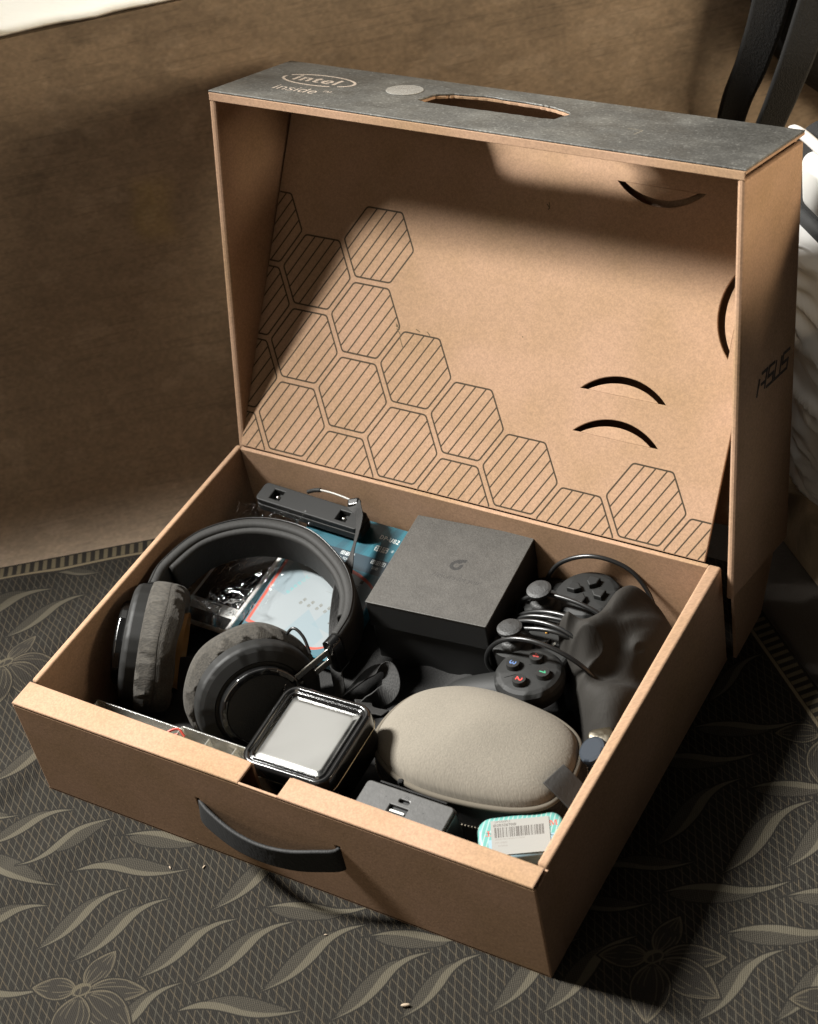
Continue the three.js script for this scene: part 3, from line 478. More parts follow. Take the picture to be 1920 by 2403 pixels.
// flat teal card package with a white printed front
{
  const t = thing('card_package', 'teal and white printed package lying flat left of the black gift box', 'package');
  const w = 0.098, d = 0.143;
  const map = canvasTex(1024, 1494, (c, W, Hh) => {
    const k = W / w; c.fillStyle = 'rgb(20,84,98)'; c.fillRect(0, 0, W, Hh);
    c.save(); c.scale(k, k);
    for (let i = 0; i < 7; i++) { c.fillStyle = i & 1 ? 'rgb(24,94,108)' : 'rgb(18,74,88)'; c.beginPath(); c.moveTo(0.05 + i * 0.008, 0); c.lineTo(0.03 + i * 0.01, 0.06); c.lineTo(0.036 + i * 0.01, 0.06); c.lineTo(0.057 + i * 0.008, 0); c.fill(); }
    c.fillStyle = 'rgb(18,44,56)'; c.fillRect(0.0, 0.036, w, 0.016);
    const front = (g) => { c.beginPath(); c.moveTo(0.002 + g, 0.143 - 0.012 - g); c.lineTo(0.002 + g, 0.058 + g); c.quadraticCurveTo(0.016, 0.05 + g * 1.3, 0.04, 0.0495 + g * 1.4); c.quadraticCurveTo(0.08, 0.052 + g, 0.096, 0.066 + g); c.lineTo(0.096 - g * 0.2, 0.143 - 0.03); c.quadraticCurveTo(0.085, 0.142 - g, 0.06, 0.138 - g); c.closePath(); };
    front(0); c.fillStyle = 'rgb(176,58,30)'; c.fill(); front(0.0028); c.fillStyle = 'rgb(126,134,137)'; c.fill();
    front(0.0028); c.save(); c.clip();
    for (const [x, y, r, a] of [[0.012, 0.08, 0.02, 0.5], [0.075, 0.1, 0.025, 0.45], [0.05, 0.132, 0.03, 0.5], [0.085, 0.072, 0.018, 0.35]]) { c.fillStyle = `rgba(104,126,134,${a})`; c.beginPath(); c.moveTo(x, y - r); c.lineTo(x + r * 0.9, y - r * 0.3); c.lineTo(x + r * 0.5, y + r * 0.8); c.lineTo(x - r * 0.6, y + r * 0.6); c.fill(); }
    c.restore(); c.restore();
    const txt = (s, x, y, px, col, a = 0, b = '') => { c.save(); c.translate(x * k, y * k); c.rotate(a); c.fillStyle = col; c.font = b + ' ' + px + 'px sans-serif'; c.fillText(s, 0, 0); c.restore(); };
    const glyphs = (x, y, s, n, col, a = 0, gap = 1.12) => { c.save(); c.translate(x * k, y * k); c.rotate(a); c.strokeStyle = col; c.lineWidth = s * k * 0.11; for (let i = 0; i < n; i++) { const ox = i * s * gap * k, q = s * k; c.strokeRect(ox + q * 0.08, q * 0.1, q * 0.8, q * 0.75); c.beginPath(); c.moveTo(ox, q * 0.45); c.lineTo(ox + q * 0.95, q * 0.45); c.moveTo(ox + q * 0.48, 0); c.lineTo(ox + q * 0.48, q); if (i & 1) { c.moveTo(ox, q * 0.95); c.lineTo(ox + q * 0.5, q * 0.5); } c.stroke(); } c.restore(); };
    txt('DP-U82', 0.071, 0.0155, 62, 'rgb(225,228,224)', 0.05, 'bold'); glyphs(0.073, 0.0225, 0.0062, 2, 'rgb(222,220,214)'); txt('®', 0.0885, 0.026, 40, 'rgb(225,228,224)');
    glyphs(0.046, 0.037, 0.0042, 3, 'rgb(222,226,224)'); txt('AL-TONE', 0.046, 0.0455, 34, 'rgb(222,226,224)'); glyphs(0.077, 0.0375, 0.0045, 3, 'rgb(222,226,224)'); glyphs(0.081, 0.044, 0.0028, 2, 'rgb(222,226,224)');
    glyphs(0.07, 0.0665, 0.0052, 2, 'rgb(60,58,54)'); txt('Dompipper', 0.062, 0.0775, 42, 'rgb(70,66,60)', 0.02, 'italic');
    c.strokeStyle = 'rgba(90,88,84,0.6)'; c.lineWidth = 3; c.beginPath(); c.moveTo(0.055 * k, 0.0805 * k); c.lineTo(0.086 * k, 0.0815 * k); c.stroke();
    txt('B A R B U C', 0.0235, 0.094, 50, 'rgb(70,150,150)', -1.15, '');
    for (let i = 0; i < 4; i++) glyphs(0.0375 + i * 0.0085, 0.099 + 0.0004 * i, 0.003, 2, 'rgb(80,74,60)', -1.15, 1.5);
    c.fillStyle = 'rgb(52,50,48)'; for (const [x, y] of [[0.0865, 0.089], [0.0835, 0.0985], [0.0775, 0.1065]]) { c.beginPath(); c.arc(x * k, y * k, 0.0022 * k, 0, 5); c.fill(); c.fillRect((x - 0.004) * k, (y + 0.002) * k, 0.004 * k, 0.0011 * k); }
    c.fillRect(0.079 * k, 0.0605 * k, 0.003 * k, 0.0035 * k);
  });
  fit(map, 0, 0, w, d);
  const side = new RoundedBoxGeometry(w, 0.014, d, 3, 0.0012), tilt2 = new THREE.Group();
  obj('carton', turned(side, 0, 0, 0, 0, -0.0075, 0), std(lin(0.02, 0.12, 0.16), 0.4), t);
  const face = extr(roundRect(w / 2 - 0.0008, d / 2 - 0.0008, 0.0015), 0.0004, 0, 1); planarUV(face, (x, y) => [x + w / 2, y + d / 2]);
  obj('printed_front', turned(face, -Math.PI / 2, 0, 0, 0, -0.0004, 0), std(DIM, 0.34, { map, clearcoat: 0.15, clearcoatRoughness: 0.2 }), t);
  t.position.set(-0.0995, 0.053, -0.0845); t.rotation.set(0.16, -0.02, 0, 'YXZ');
}

// black and white phone in a clear plastic sleeve
{
  const t = thing('phone', 'black fronted phone with a pale chin and square home button inside the clear sleeve', 'phone');
  const b = extr(roundRect(0.0285, 0.052, 0.006), 0.008, 0.0016, 3); obj('body', turned(b, -Math.PI / 2, 0, 0, 0, -0.008, 0), std(lin(0.42, 0.41, 0.39), 0.35), t);
  const s = extr(roundRect(0.0245, 0.036, 0.001), 0.0006, 0.0002, 1); obj('screen', turned(s, -Math.PI / 2, 0, 0, 0, 0.0002, -0.008), M.gloss, t);
  const f = extr(roundRect(0.0248, 0.006, 0.001), 0.0006, 0.0002, 1); obj('bottom_edge', turned(f, -Math.PI / 2, 0, 0, 0, 0.0002, 0.0455), M.gloss, t);
  const ring = roundRect(0.0062, 0.0046, 0.0022); ring.holes.push(roundRect(0.0056, 0.004, 0.0018)); obj('home_button', turned(extr(ring, 0.0007, 0.0001, 1), -Math.PI / 2, 0, 0, 0.002, 0.0001, 0.0345), std(lin(0.07, 0.07, 0.065), 0.4), t);
  t.position.set(-0.1845, 0.0445, -0.0655); t.rotation.set(0.1, -0.04, 0.03, 'YXZ');
  const bag = obj('plastic_sleeve', (() => {
    const ridge = (u, v, s) => { const q = fbm(u, v, 6, 7, 3, s); return Math.pow(1 - Math.abs(q - 0.5) * 2, 5); };
    const g = grid(130, 170, -0.219, -0.137, -0.14, 0.0, (x, z, u, v) => { const e = Math.min(u, 1 - u, v * 1.4, (1 - v) * 1.2); const w = ridge(u, v, 701) * 0.011 + ridge(u, v, 733) * 0.007; const rim = sstep(0.0, 0.12, e); return V(x + 0.004 * (fbm(u, v, 5, 5, 2, 711) - 0.5), 0.0505 + 0.0045 * rim - 0.1 * (z + 0.0655) + w * (0.25 + sstep(0.62, 0.95, v) + 0.9 * sstep(0.2, 0.05, v) + 0.5 * sstep(0.8, 1, u)) + 0.03 * (x + 0.1845) , z); });
    return g;
  })(), new THREE.MeshPhysicalMaterial({ color: 0xffffff, roughness: 0.09, transmission: 1, thickness: 0, ior: 1.5, specularIntensity: 1 }));
  tag(bag, 'wrinkled clear plastic sleeve around the phone inside the headband', 'plastic bag');
}

// black bar with two square sockets, at the back left
{
  const t = thing('sensor_bar', 'slim black plastic bar with two square sockets along the back wall of the box', 'device');
  const L = 0.108, w = 0.0205, s = roundRect(L / 2, w / 2, 0.0045), sq = [[-0.036, 0.0], [0.034, -0.0005]];
  for (const [x, y] of sq) { const p = new THREE.Path(); const a = 0.0052; p.moveTo(x - a, y - a); p.lineTo(x + a, y - a); p.lineTo(x + a, y + a); p.lineTo(x - a, y + a); p.closePath(); s.holes.push(p); }
  obj('top_cover', turned(extr(s, 0.006, 0.0009, 2), -Math.PI / 2, 0, 0, 0, -0.006, 0), M.blackPlastic, t);
  obj('base', turned(extr(roundRect(L / 2 + 0.0006, w / 2 + 0.0006, 0.005), 0.008, 0.0012, 2), -Math.PI / 2, 0, 0, 0, -0.0142, 0), M.blackPlastic, t);
  for (const [x, y] of sq) { obj('contact', turned(new THREE.SphereGeometry(0.0021, 16, 10), 0, 0, 0, x, -0.0045, -y), M.steel, t); }
  t.position.set(-0.142, 0.0805, -0.1395); t.rotation.set(0.12, -0.035, -0.02, 'YXZ');
}
// lanyard with a cord, over the bar's right end
{
  const t = thing('lanyard', 'black ribbon lanyard with a thin cord hanging over the right end of the bar', 'lanyard');
  obj('cord', tube([[-0.151, 0.083, -0.1535], [-0.14, 0.087, -0.1535], [-0.125, 0.0885, -0.1525], [-0.108, 0.0885, -0.1505], [-0.1, 0.089, -0.1485]], 0.0009, 40, 8), std(lin(0.25, 0.24, 0.22), 0.4), t);
  obj('cord_end', tube([[-0.153, 0.0815, -0.153], [-0.146, 0.085, -0.1535], [-0.139, 0.0872, -0.1535]], 0.0019, 14, 8), M.blackPlastic, t);
  obj('clip', turned(new RoundedBoxGeometry(0.011, 0.007, 0.008, 3, 0.002), 0.3, 0.4, 0.2, -0.1, 0.089, -0.147), M.gloss, t);
  obj('ribbon', sweep([[-0.101, 0.0895, -0.1465], [-0.0935, 0.0905, -0.141], [-0.0875, 0.0865, -0.134], [-0.083, 0.082, -0.121], [-0.0775, 0.078, -0.1], [-0.0715, 0.075, -0.075], [-0.064, 0.07, -0.053], [-0.054, 0.062, -0.03], [-0.044, 0.05, -0.008], [-0.03, 0.036, 0.012]].map((p) => V(...p)), 0.0125, 0.0011, (t) => V(0.72 - 0.4 * Math.sin(t * 5), 0.45 * Math.sin(t * 7 + 0.5), 0.5 * Math.sin(t * 3)), 90, 0.4), M.webbing, t);
}

// black gift box
{
  const t = thing('gift_box', 'square matte black box with a drop shaped ring logo on its lid', 'box');
  const w = 0.107;
  const map = canvasTex(1024, 1024, (c, W) => {
    c.fillStyle = 'rgb(66,63,58)'; c.fillRect(0, 0, W, W);
    const d = c.getImageData(0, 0, W, W);
    for (let j = 0; j < W; j++) for (let i = 0; i < W; i++) { const u = i / W, v = j / W, k = (fbm(u, v, 170, 170, 2, 801) - 0.5) * 30 + (fbm(u, v, 12, 12, 4, 811) - 0.5) * 16, q = (j * W + i) * 4; d.data[q] += k; d.data[q + 1] += k; d.data[q + 2] += k; }
    c.putImageData(d, 0, 0);
    const k = W / w; c.save(); c.translate(0.0565 * k, 0.0485 * k); c.rotate(0.06);
    c.strokeStyle = 'rgb(26,25,23)'; c.fillStyle = 'rgb(26,25,23)'; c.lineWidth = 0.0031 * k;
    c.beginPath(); c.arc(0, 0, 0.0041 * k, -0.5, Math.PI * 1.72); c.stroke();
    c.beginPath(); c.moveTo(-0.0056 * k, -0.0005 * k); c.bezierCurveTo(-0.005 * k, -0.005 * k, -0.001 * k, -0.0075 * k, 0.006 * k, -0.0085 * k); c.lineTo(0.0062 * k, -0.0052 * k); c.bezierCurveTo(0.002 * k, -0.0045 * k, -0.002 * k, -0.0035 * k, -0.0026 * k, 0); c.fill(); c.restore();
    c.fillStyle = 'rgb(38,36,33)'; c.save(); c.translate(0.0405 * k, 0.064 * k); c.rotate(0.03); c.font = 'italic 54px serif'; c.fillText("Hey, it's for you!", 0, 0); c.restore();
    c.strokeStyle = 'rgba(50,48,44,0.5)'; c.lineWidth = 2; c.beginPath(); c.moveTo(0.087 * k, 0.02 * k); c.lineTo(0.0835 * k, 0.065 * k); c.stroke();
  });
  fit(map, 0, 0, w, w);
  const lidMat = std(DIM, 0.62, { map, bumpMap: grainBump, bumpScale: 0.00012 }), dark = std(lin(0.006, 0.006, 0.0055), 0.65, { bumpMap: grainBump, bumpScale: 0.0001 });
  const lidG = turned(extr(roundRect(w / 2, w / 2, 0.0012), 0.0016, 0.0005, 2), -Math.PI / 2, 0, 0, 0, -0.0016, 0); planarUV(lidG, (x, y, z) => [x + w / 2, w / 2 - z]);
  obj('lid_face', lidG, lidMat, t);
  obj('lid', turned(new RoundedBoxGeometry(w - 0.0002, 0.026, w - 0.0002, 3, 0.0012), 0, 0, 0, 0, -0.0146, 0), dark, t);
  obj('base', turned(new RoundedBoxGeometry(w - 0.003, 0.05, w - 0.003, 3, 0.0012), 0, 0, 0, 0, -0.045, 0), dark, t);
  t.position.set(0.0175, 0.088, -0.105); t.rotation.y = 0.085;
}

// headphones, lying with the band towards the back
{
  const t = thing('headphones', 'large black over ear headphones with grey suede cushions', 'headphones');
  const band = [[-0.2105, 0.077, 0.002], [-0.2135, 0.079, -0.022], [-0.2, 0.082, -0.061], [-0.164, 0.083, -0.0885], [-0.116, 0.081, -0.094], [-0.074, 0.078, -0.0765], [-0.049, 0.0755, -0.054], [-0.0365, 0.073, -0.029], [-0.0345, 0.0715, -0.006]].map((p) => V(...p));
  obj('headband', sweep(band, 0.037, 0.0105, () => V(0.02, 1, 0.08), 90, 0.42), M.blackLeather, t);
  obj('headband_pad', sweep(band.slice(1, 8).map((p) => p.clone().add(V((-0.124 - p.x) * 0.055, -0.002, (-0.005 - p.z) * 0.055))), 0.034, 0.009, () => V(0.02, 1, 0.08), 70, 0.4), M.blackLeather, t);
  obj('band_seam', tube(band.map((p) => p.clone().add(V((p.x + 0.124) * 0.02, 0.0185, (p.z + 0.01) * 0.03))), 0.0006, 70, 6), M.cord, t);
  const cap = (p, q) => obj('band_end', sweep([p, p.clone().lerp(q, 0.5), q], 0.036, 0.012, () => V(0, 1, 0.05), 10, 0.45), M.gloss, t);
  cap(V(-0.0346, 0.0713, -0.007), V(-0.0362, 0.0705, 0.0035)); cap(V(-0.2104, 0.0765, 0.001), V(-0.209, 0.0755, 0.0105));
  // slotted metal sliders
  const slider = (a, b, up) => {
    const dir = b.clone().sub(a), len = dir.length(), x = dir.normalize(), y = up.clone().addScaledVector(x, -up.dot(x)).normalize(), s = roundRect(len / 2, 0.0085, 0.002); s.holes.push(roundRect(len / 2 - 0.005, 0.0022, 0.002));
    obj('slider', extr(s, 0.0016, 0.0004, 2).applyMatrix4(basis(a.clone().lerp(b, 0.5), x, y, x.clone().cross(y))), std(lin(0.4, 0.38, 0.34), 0.24, { metalness: 1 }), t);
  };
  slider(V(-0.0366, 0.0715, 0.0), V(-0.0535, 0.067, 0.046), V(0, 1, 0.1)); slider(V(-0.209, 0.074, 0.006), V(-0.214, 0.066, 0.035), V(0, 1, 0));
  const cup = (c, out, spin) => {
    const g = new THREE.Group(); const o = out.clone().normalize();
    const housing = obj('ear_cup', [lathe([[0, -0.004], [0.05, -0.004], [0.0515, 0], [0.0515, 0.008], [0.05, 0.0115], [0.047, 0.0135], [0.0385, 0.0145], [0.0372, 0.0135], [0.036, 0.0145], [0.0, 0.0148]])], M.blackPlastic, t);
    obj('cap_ring', lathe([[0.0345, 0.0142], [0.0352, 0.016], [0.0352, 0.02], [0.0338, 0.0218], [0.031, 0.0226], [0.0302, 0.0222], [0.0298, 0.0212], [0.0298, 0.0142]]), M.gloss, housing);
    obj('cap_face', lathe([[0.0296, 0.0212], [0.0, 0.0214]]), std(lin(0.012, 0.012, 0.011), 0.5, { bumpMap: fabricBump, bumpScale: 0.0003 }), housing);
    const cush = [[0.0305, -0.0035], [0.032, -0.03]];
    for (let i = 0; i <= 8; i++) { const q = Math.PI - i / 8 * Math.PI / 2; cush.push([0.0395 + 0.0075 * Math.cos(q), -0.0305 - 0.0075 * Math.sin(q)]); }
    for (let i = 1; i <= 8; i++) { const q = Math.PI / 2 - i / 8 * Math.PI / 2; cush.push([0.044 + 0.0105 * Math.cos(q), -0.0275 - 0.0105 * Math.sin(q)]); }
    cush.push([0.0552, -0.024], [0.0553, -0.0215], [0.0549, -0.0209], [0.0546, -0.0205], [0.0549, -0.0201], [0.0554, -0.0195], [0.0557, -0.012], [0.0554, -0.005], [0.0543, -0.0018], [0.0525, -0.0003], [0.0505, 0]);
    const cg = lathe(cush.map((p) => [p[0], p[1] * 0.8]), 140, 2.5);
    const p = cg.attributes.position; for (let i = 0; i < p.count; i++) { const x = p.getX(i), y = p.getY(i), z = p.getZ(i), a = Math.atan2(z, x), k = 1 + 0.012 * Math.sin(a * 3 + spin) * 0.5 + 0.008 * Math.sin(a * 7 + 2 * spin); if (y < -0.001) p.setXYZ(i, x * k, y + 0.0008 * Math.sin(a * 5 + spin), z * k); }
    obj('cushion', cg, M.suede, housing);
    obj('driver_mesh', lathe([[0, -0.006], [0.031, -0.006]]), M.gold, housing);
    obj('inner_lining', lathe([[0.03, -0.0058], [0.0315, -0.03], [0.0325, -0.0335]]), M.gold, housing);
    housing.quaternion.setFromUnitVectors(V(0, 1, 0), o); housing.position.copy(c);
  };
  cup(V(-0.205, 0.056, 0.038), V(-0.865, 0.29, 0.4), 0.4);
  cup(V(-0.0805, 0.0575, 0.0535), V(0.775, 0.26, 0.573), 1.9);
  obj('yoke', sweep([V(-0.0535, 0.068, 0.043), V(-0.0515, 0.062, 0.056), V(-0.051, 0.052, 0.0665)], 0.014, 0.003, () => V(-0.3, 1, 0), 16, 0.4), M.gloss, t);
  obj('cup_wire', tube([[-0.073, 0.088, 0.012], [-0.066, 0.096, 0.006], [-0.056, 0.092, 0.008], [-0.048, 0.082, 0.014]], 0.0013, 24, 8), M.cord, t);
}

// webbing strap, twisted, in the middle of the box
{
  const t = thing('webbing_strap', 'twisted black webbing strap end between the headphones and the grey pouch', 'strap');
  obj('strap', sweep([[-0.03, 0.034, 0.01], [-0.012, 0.05, -0.008], [0.004, 0.055, -0.012], [0.012, 0.048, 0.0], [0.002, 0.042, 0.014], [0.0, 0.04, 0.026], [0.016, 0.041, 0.02], [0.024, 0.036, 0.004]].map((p) => V(...p)), 0.016, 0.0016, (u) => V(Math.sin(u * 3.2 + 0.4), 0.7 * Math.cos(u * 3), Math.cos(u * 3.2 + 0.4)), 100, 0.4), M.webbing, t);
  obj('strap_fold', sweep([[-0.005, 0.045, 0.016], [0.004, 0.047, 0.024], [0.02, 0.046, 0.022]].map((p) => V(...p)), 0.014, 0.0014, () => V(-0.4, 0.5, 0.8), 24, 0.4), M.webbing, t);
  const zip = obj('zip_pull', [new RoundedBoxGeometry(0.012, 0.004, 0.006, 2, 0.001).translate(0.038, 0.055, 0.05), ...[0, 1, 2].map((i) => turned(new RoundedBoxGeometry(0.0012, 0.002, 0.005, 2, 0.0005), 0, 0.3, 0.3, 0.0325 + i * 0.003, 0.058, 0.049))], std(lin(0.28, 0.24, 0.16), 0.35, { metalness: 0.8 }), t);
}

// game controller with its cable wound around it
{
  const t = thing('game_controller', 'black wired game controller with numbered buttons and its cable wound round it', 'game controller');
  const P = M.blackPlastic, shell = std(lin(0.0095, 0.0095, 0.009), 0.62, { specularIntensity: 0.5, bumpMap: grainBump, bumpScale: 0.00004 });
  // body: two discs, a bridge and two grips, built in its own frame (x along it, -z away from the player)
  const pod = (x) => lathe([[0, 0.0055], [0.022, 0.0055], [0.0255, 0.0045], [0.0275, 0.0015], [0.028, -0.003], [0.0265, -0.012], [0.02, -0.019], [0, -0.021]], 56).translate(x, 0, 0);
  const bridge = (() => { const s = new THREE.Shape(); s.moveTo(-0.045, -0.02); s.lineTo(0.045, -0.02); s.lineTo(0.045, 0.022); s.bezierCurveTo(0.035, 0.04, 0.012, 0.036, 0.008, 0.026); s.lineTo(-0.008, 0.026); s.bezierCurveTo(-0.012, 0.036, -0.035, 0.04, -0.045, 0.022); s.closePath(); return turned(extr(s, 0.024, 0.004, 3), Math.PI / 2, 0, 0, 0, 0.0015, 0); })();
  const grip = (sx) => { const rings = [], c = spline([[sx * 0.05, -0.0185, 0.004], [sx * 0.056, -0.0205, 0.03], [sx * 0.062, -0.0265, 0.056], [sx * 0.064, -0.033, 0.076]]); for (let j = 0; j <= 16; j++) { const q = j / 16, p = c.getPointAt(q), r = (0.0195 - 0.006 * q) * Math.sqrt(Math.max(0.02, 1 - Math.pow(q, 8))); const ring = []; for (let i = 0; i < 24; i++) { const a = -i / 24 * 2 * Math.PI; ring.push(V(p.x + Math.cos(a) * r, p.y + Math.sin(a) * r * 0.85, p.z)); } rings.push(ring); } return loft(rings, true, true, true); };
  obj('body', [pod(-0.0475), pod(0.0475), bridge, grip(-1), grip(1)], shell, t);
  for (const s of [-1, 1]) {
    const x = s * 0.0245, z = 0.0275;
    obj('stick_base', lathe([[0, 0.004], [0.0135, 0.0055], [0.0165, 0.0045], [0.0172, 0.001], [0.0165, -0.012], [0, -0.013]], 48).translate(x, 0, z), shell, t);
    const st = obj('thumb_stick', [lathe([[0, 0.0245], [0.0045, 0.024], [0.0082, 0.0226], [0.0101, 0.0208], [0.01, 0.0186], [0.0078, 0.0168], [0.005, 0.0158], [0.0045, 0.011]], 44), lathe([[0.0042, 0.0118], [0.0085, 0.0102], [0.0108, 0.0068], [0.0112, 0.0045]], 40)], M.rubber, t);
    st.position.set(x, 0, z); st.rotation.set(0.06, 0, 0.05 * s);
  }
  const digit = (d, col) => canvasTex(128, 128, (c) => { c.fillStyle = 'rgb(30,30,29)'; c.fillRect(0, 0, 128, 128); c.fillStyle = col; c.font = 'bold 92px sans-serif'; c.textAlign = 'center'; c.fillText(d, 64, 97); });
  for (const [d, col, dx, dz] of [['1', 'rgb(60,150,110)', 0, -0.0135], ['2', 'rgb(222,72,66)', 0.0135, 0], ['3', 'rgb(92,120,170)', 0, 0.0135], ['4', 'rgb(226,92,86)', -0.0135, 0]]) {
    const b = obj('button', lathe([[0.0052, 0.0097], [0.0056, 0.0088], [0.0058, 0.004]], 32).translate(0.0475 + dx, 0, dz), P, t);
    const f = new THREE.CircleGeometry(0.0053, 28); f.rotateX(-Math.PI / 2); f.translate(0.0475 + dx, 0.0097, dz);
    obj('numeral', f, std(DIM, 0.4, { map: digit(d, col) }), b);
  }
  for (const [dx, dz, r] of [[0, -0.0105, 0], [0.0105, 0, -Math.PI / 2], [0, 0.0105, Math.PI], [-0.0105, 0, Math.PI / 2]]) {
    const s = new THREE.Shape(); s.moveTo(-0.0045, -0.0052); s.lineTo(0.0045, -0.0052); s.lineTo(0.0045, 0.0015); s.lineTo(0, 0.0058); s.lineTo(-0.0045, 0.0015); s.closePath();
    obj('direction_key', turned(turned(extr(s, 0.005, 0.001, 2), Math.PI / 2, 0, 0, 0, 0.0098, 0), 0, r, 0, -0.0475 + dx, 0, dz), shell, t);
  }
  for (const [x, lab] of [[-0.011, 'SELECT'], [0.0125, 'START']]) {
    const s = new THREE.Shape(); s.moveTo(-0.004, -0.002); s.lineTo(0.004, -0.0022); s.lineTo(0.004, 0.0024); s.closePath(); obj('menu_button', turned(extr(s, 0.004, 0.0006, 1), Math.PI / 2, 0, 0, x, 0.0045, 0.004), M.gloss, t);
    const q = new THREE.PlaneGeometry(0.0105, 0.0026); q.rotateX(-Math.PI / 2); q.translate(x, 0.0019, -0.002);
    obj('lettering', q, std(DIM, 0.5, { map: canvasTex(256, 64, (c) => { c.fillStyle = 'rgb(32,32,31)'; c.fillRect(0, 0, 256, 64); c.fillStyle = 'rgb(190,184,170)'; c.font = 'bold 52px sans-serif'; c.textAlign = 'center'; c.fillText(lab, 128, 52); }) }), t);
  }
  obj('status_light', new THREE.CylinderGeometry(0.0012, 0.0012, 0.001, 12).translate(0.002, 0.0022, 0.01), std(lin(0.5, 0.25, 0.05), 0.3), t);
  // panel lines on the button disc
  const lines = []; for (const [x0, z0, x1, z1] of [[0.034, -0.006, 0.041, 0.003], [0.0405, 0.016, 0.0475, 0.0075], [0.054, 0.0065, 0.061, 0.014], [0.041, -0.0065, 0.046, -0.017]]) lines.push(tube([[x0, 0.0056, z0], [(x0 + x1) / 2, 0.0057, (z0 + z1) / 2], [x1, 0.0056, z1]], 0.0003, 6, 5)); obj('panel_line', lines, std(lin(0.004, 0.004, 0.004), 0.6), t);
  const coil = []; for (let i = 0; i <= 190; i++) { const q = i / 190, a = q * 2 * Math.PI * 6.4 + 0.6, w = 0.0415 + 0.005 * Math.sin(i * 0.27) + (q > 0.82 ? 0.004 : 0); coil.push(V(-0.028 + 0.062 * q + 0.008 * Math.sin(a * 0.5 + 1), -0.006 + (0.027 + 0.006 * Math.sin(i * 0.19)) * Math.cos(a), 0.004 + w * Math.sin(a))); }
  obj('cable', tube(coil, 0.0019, 420, 10), M.cord, t);
  obj('cable_loop', tube([[-0.058, -0.012, 0.05], [-0.064, 0.012, 0.034], [-0.07, 0.024, 0.006], [-0.075, 0.017, -0.022], [-0.073, 0.0, -0.04], [-0.066, -0.02, -0.05], [-0.056, -0.04, -0.052]], 0.0019, 60, 10), M.cord, t);
  t.position.set(0.1235, 0.0675, -0.085); t.rotation.set(0.05, -Math.PI / 2 - 0.055, 0.02, 'YXZ');
}

// crumpled black leather pouch at the right wall
{
  const o = [[0.125, -0.08], [0.137, -0.098], [0.146, -0.133], [0.152, -0.152], [0.17, -0.157], [0.19, -0.15], [0.208, -0.125], [0.213, -0.07], [0.213, -0.02], [0.206, 0.006], [0.194, 0.004], [0.176, -0.014], [0.156, -0.036], [0.136, -0.06]];
  const g = pillow(o, 0.175, -0.075, 0.02, (u, a, x, z) => {
    const e = Math.pow(Math.max(0, 1 - Math.pow(u, 3.4)), 0.6), r = Math.hypot(x - 0.128, z + 0.081), q = x * 0.55 + z;
    const ridge = 0.016 * Math.exp(-Math.pow((x - 0.16 + 0.12 * (z + 0.08)) / 0.013, 2)), valley = -0.02 * Math.exp(-Math.pow((q - 0.035) / 0.018, 2)), fold = 0.0035 * Math.sin(110 * (x * 0.9 - z * 0.3) + 2.5 * fbm((x - 0.1) * 5, (z + 0.2) * 3, 4, 4, 2, 901)) * sstep(0.3, 0.9, u);
    const tip = 0.042 * Math.exp(-r * r / 0.0004) * sstep(1.001, 0.93, u);
    const cr = Math.pow(1 - Math.abs(fbm((x - 0.11) * 4 + (z + 0.17) * 2, (z + 0.17) * 3, 6, 6, 3, 911) - 0.5) * 2, 3);
    return e * (0.058 + 0.011 * cr + ridge + valley + fold + 0.012 * sstep(-0.06, -0.14, z) - 0.022 * sstep(-0.045, 0.005, z)) + tip;
  }, 50, 180);
  tag(obj('leather_pouch', g, M.pouchLeather), 'crumpled soft black leather pouch against the right wall beside the controller', 'pouch');
}

// square steel tin at the front
{
  const t = thing('steel_tin', 'shiny square steel tin with a dished lid standing at the front notch', 'tin');
  const h = 0.0395, R = (i, r, y) => rrRing(h - i, h - i, Math.max(0.002, r - i), y, 10);
  const smudge = cloudRough(0.62, 1, 925, 1); smudge.repeat.set(9, 9);
  const metal = std(lin(0.62, 0.62, 0.6), 0.22, { metalness: 1, map: smudge, roughnessMap: cloudRough(0.45, 1, 921, 3) });
  const tinMetal = std(lin(0.006, 0.006, 0.006), 0.18, { clearcoat: 0.6, clearcoatRoughness: 0.05 });
  const lidRings = [[0.0004, 0.013, -0.014], [0.0002, 0.013, -0.0138], [0, 0.0125, -0.0034], [0.0007, 0.0125, -0.0012], [0.0022, 0.0125, 0], [0.0036, 0.0125, 0.0002], [0.0048, 0.0125, -0.0006], [0.0054, 0.0125, -0.0018], [0.006, 0.0125, -0.0018], [0.0068, 0.0125, -0.0006], [0.0076, 0.0125, -0.0003], [0.0083, 0.0125, -0.0012], [0.0092, 0.0125, -0.0034]].map(([i, r, y]) => R(i, r, y));
  obj('lid_rim', loft(lidRings, true), tinMetal, t);
  const dish = []; for (let j = 0; j <= 26; j++) { const q = 1 - j / 26; dish.push(R(0.0092, 0.0125, 0).map((p) => { const x = p.x * q, z = p.z * q; const e = sstep(1, 0.86, q); return V(x, -0.0034 + 0.0008 * e + 0.0007 * e * (fbm((x + 0.05) * 6, (z + 0.05) * 6, 4, 4, 1, 941) - 0.5), z); })); }
  obj('lid_panel', loft(dish, true, false, true), metal, t);
  obj('trim_line', loft([R(-0.0003, 0.013, -0.0142), R(-0.0006, 0.013, -0.0137), R(-0.0003, 0.013, -0.0132)], true), std(lin(0.5, 0.42, 0.28), 0.25, { metalness: 1 }), t);
  obj('body', loft([R(0.0022, 0.013, -0.04), R(0.001, 0.013, -0.0385), R(0.001, 0.013, -0.0145), R(0.0002, 0.013, -0.0142), R(0.0002, 0.013, -0.0136)], true, true), tinMetal, t);
  t.position.set(0.0072, 0.103, 0.1015); t.rotation.set(0.07, 0.0, 0.035, 'YXZ');
}

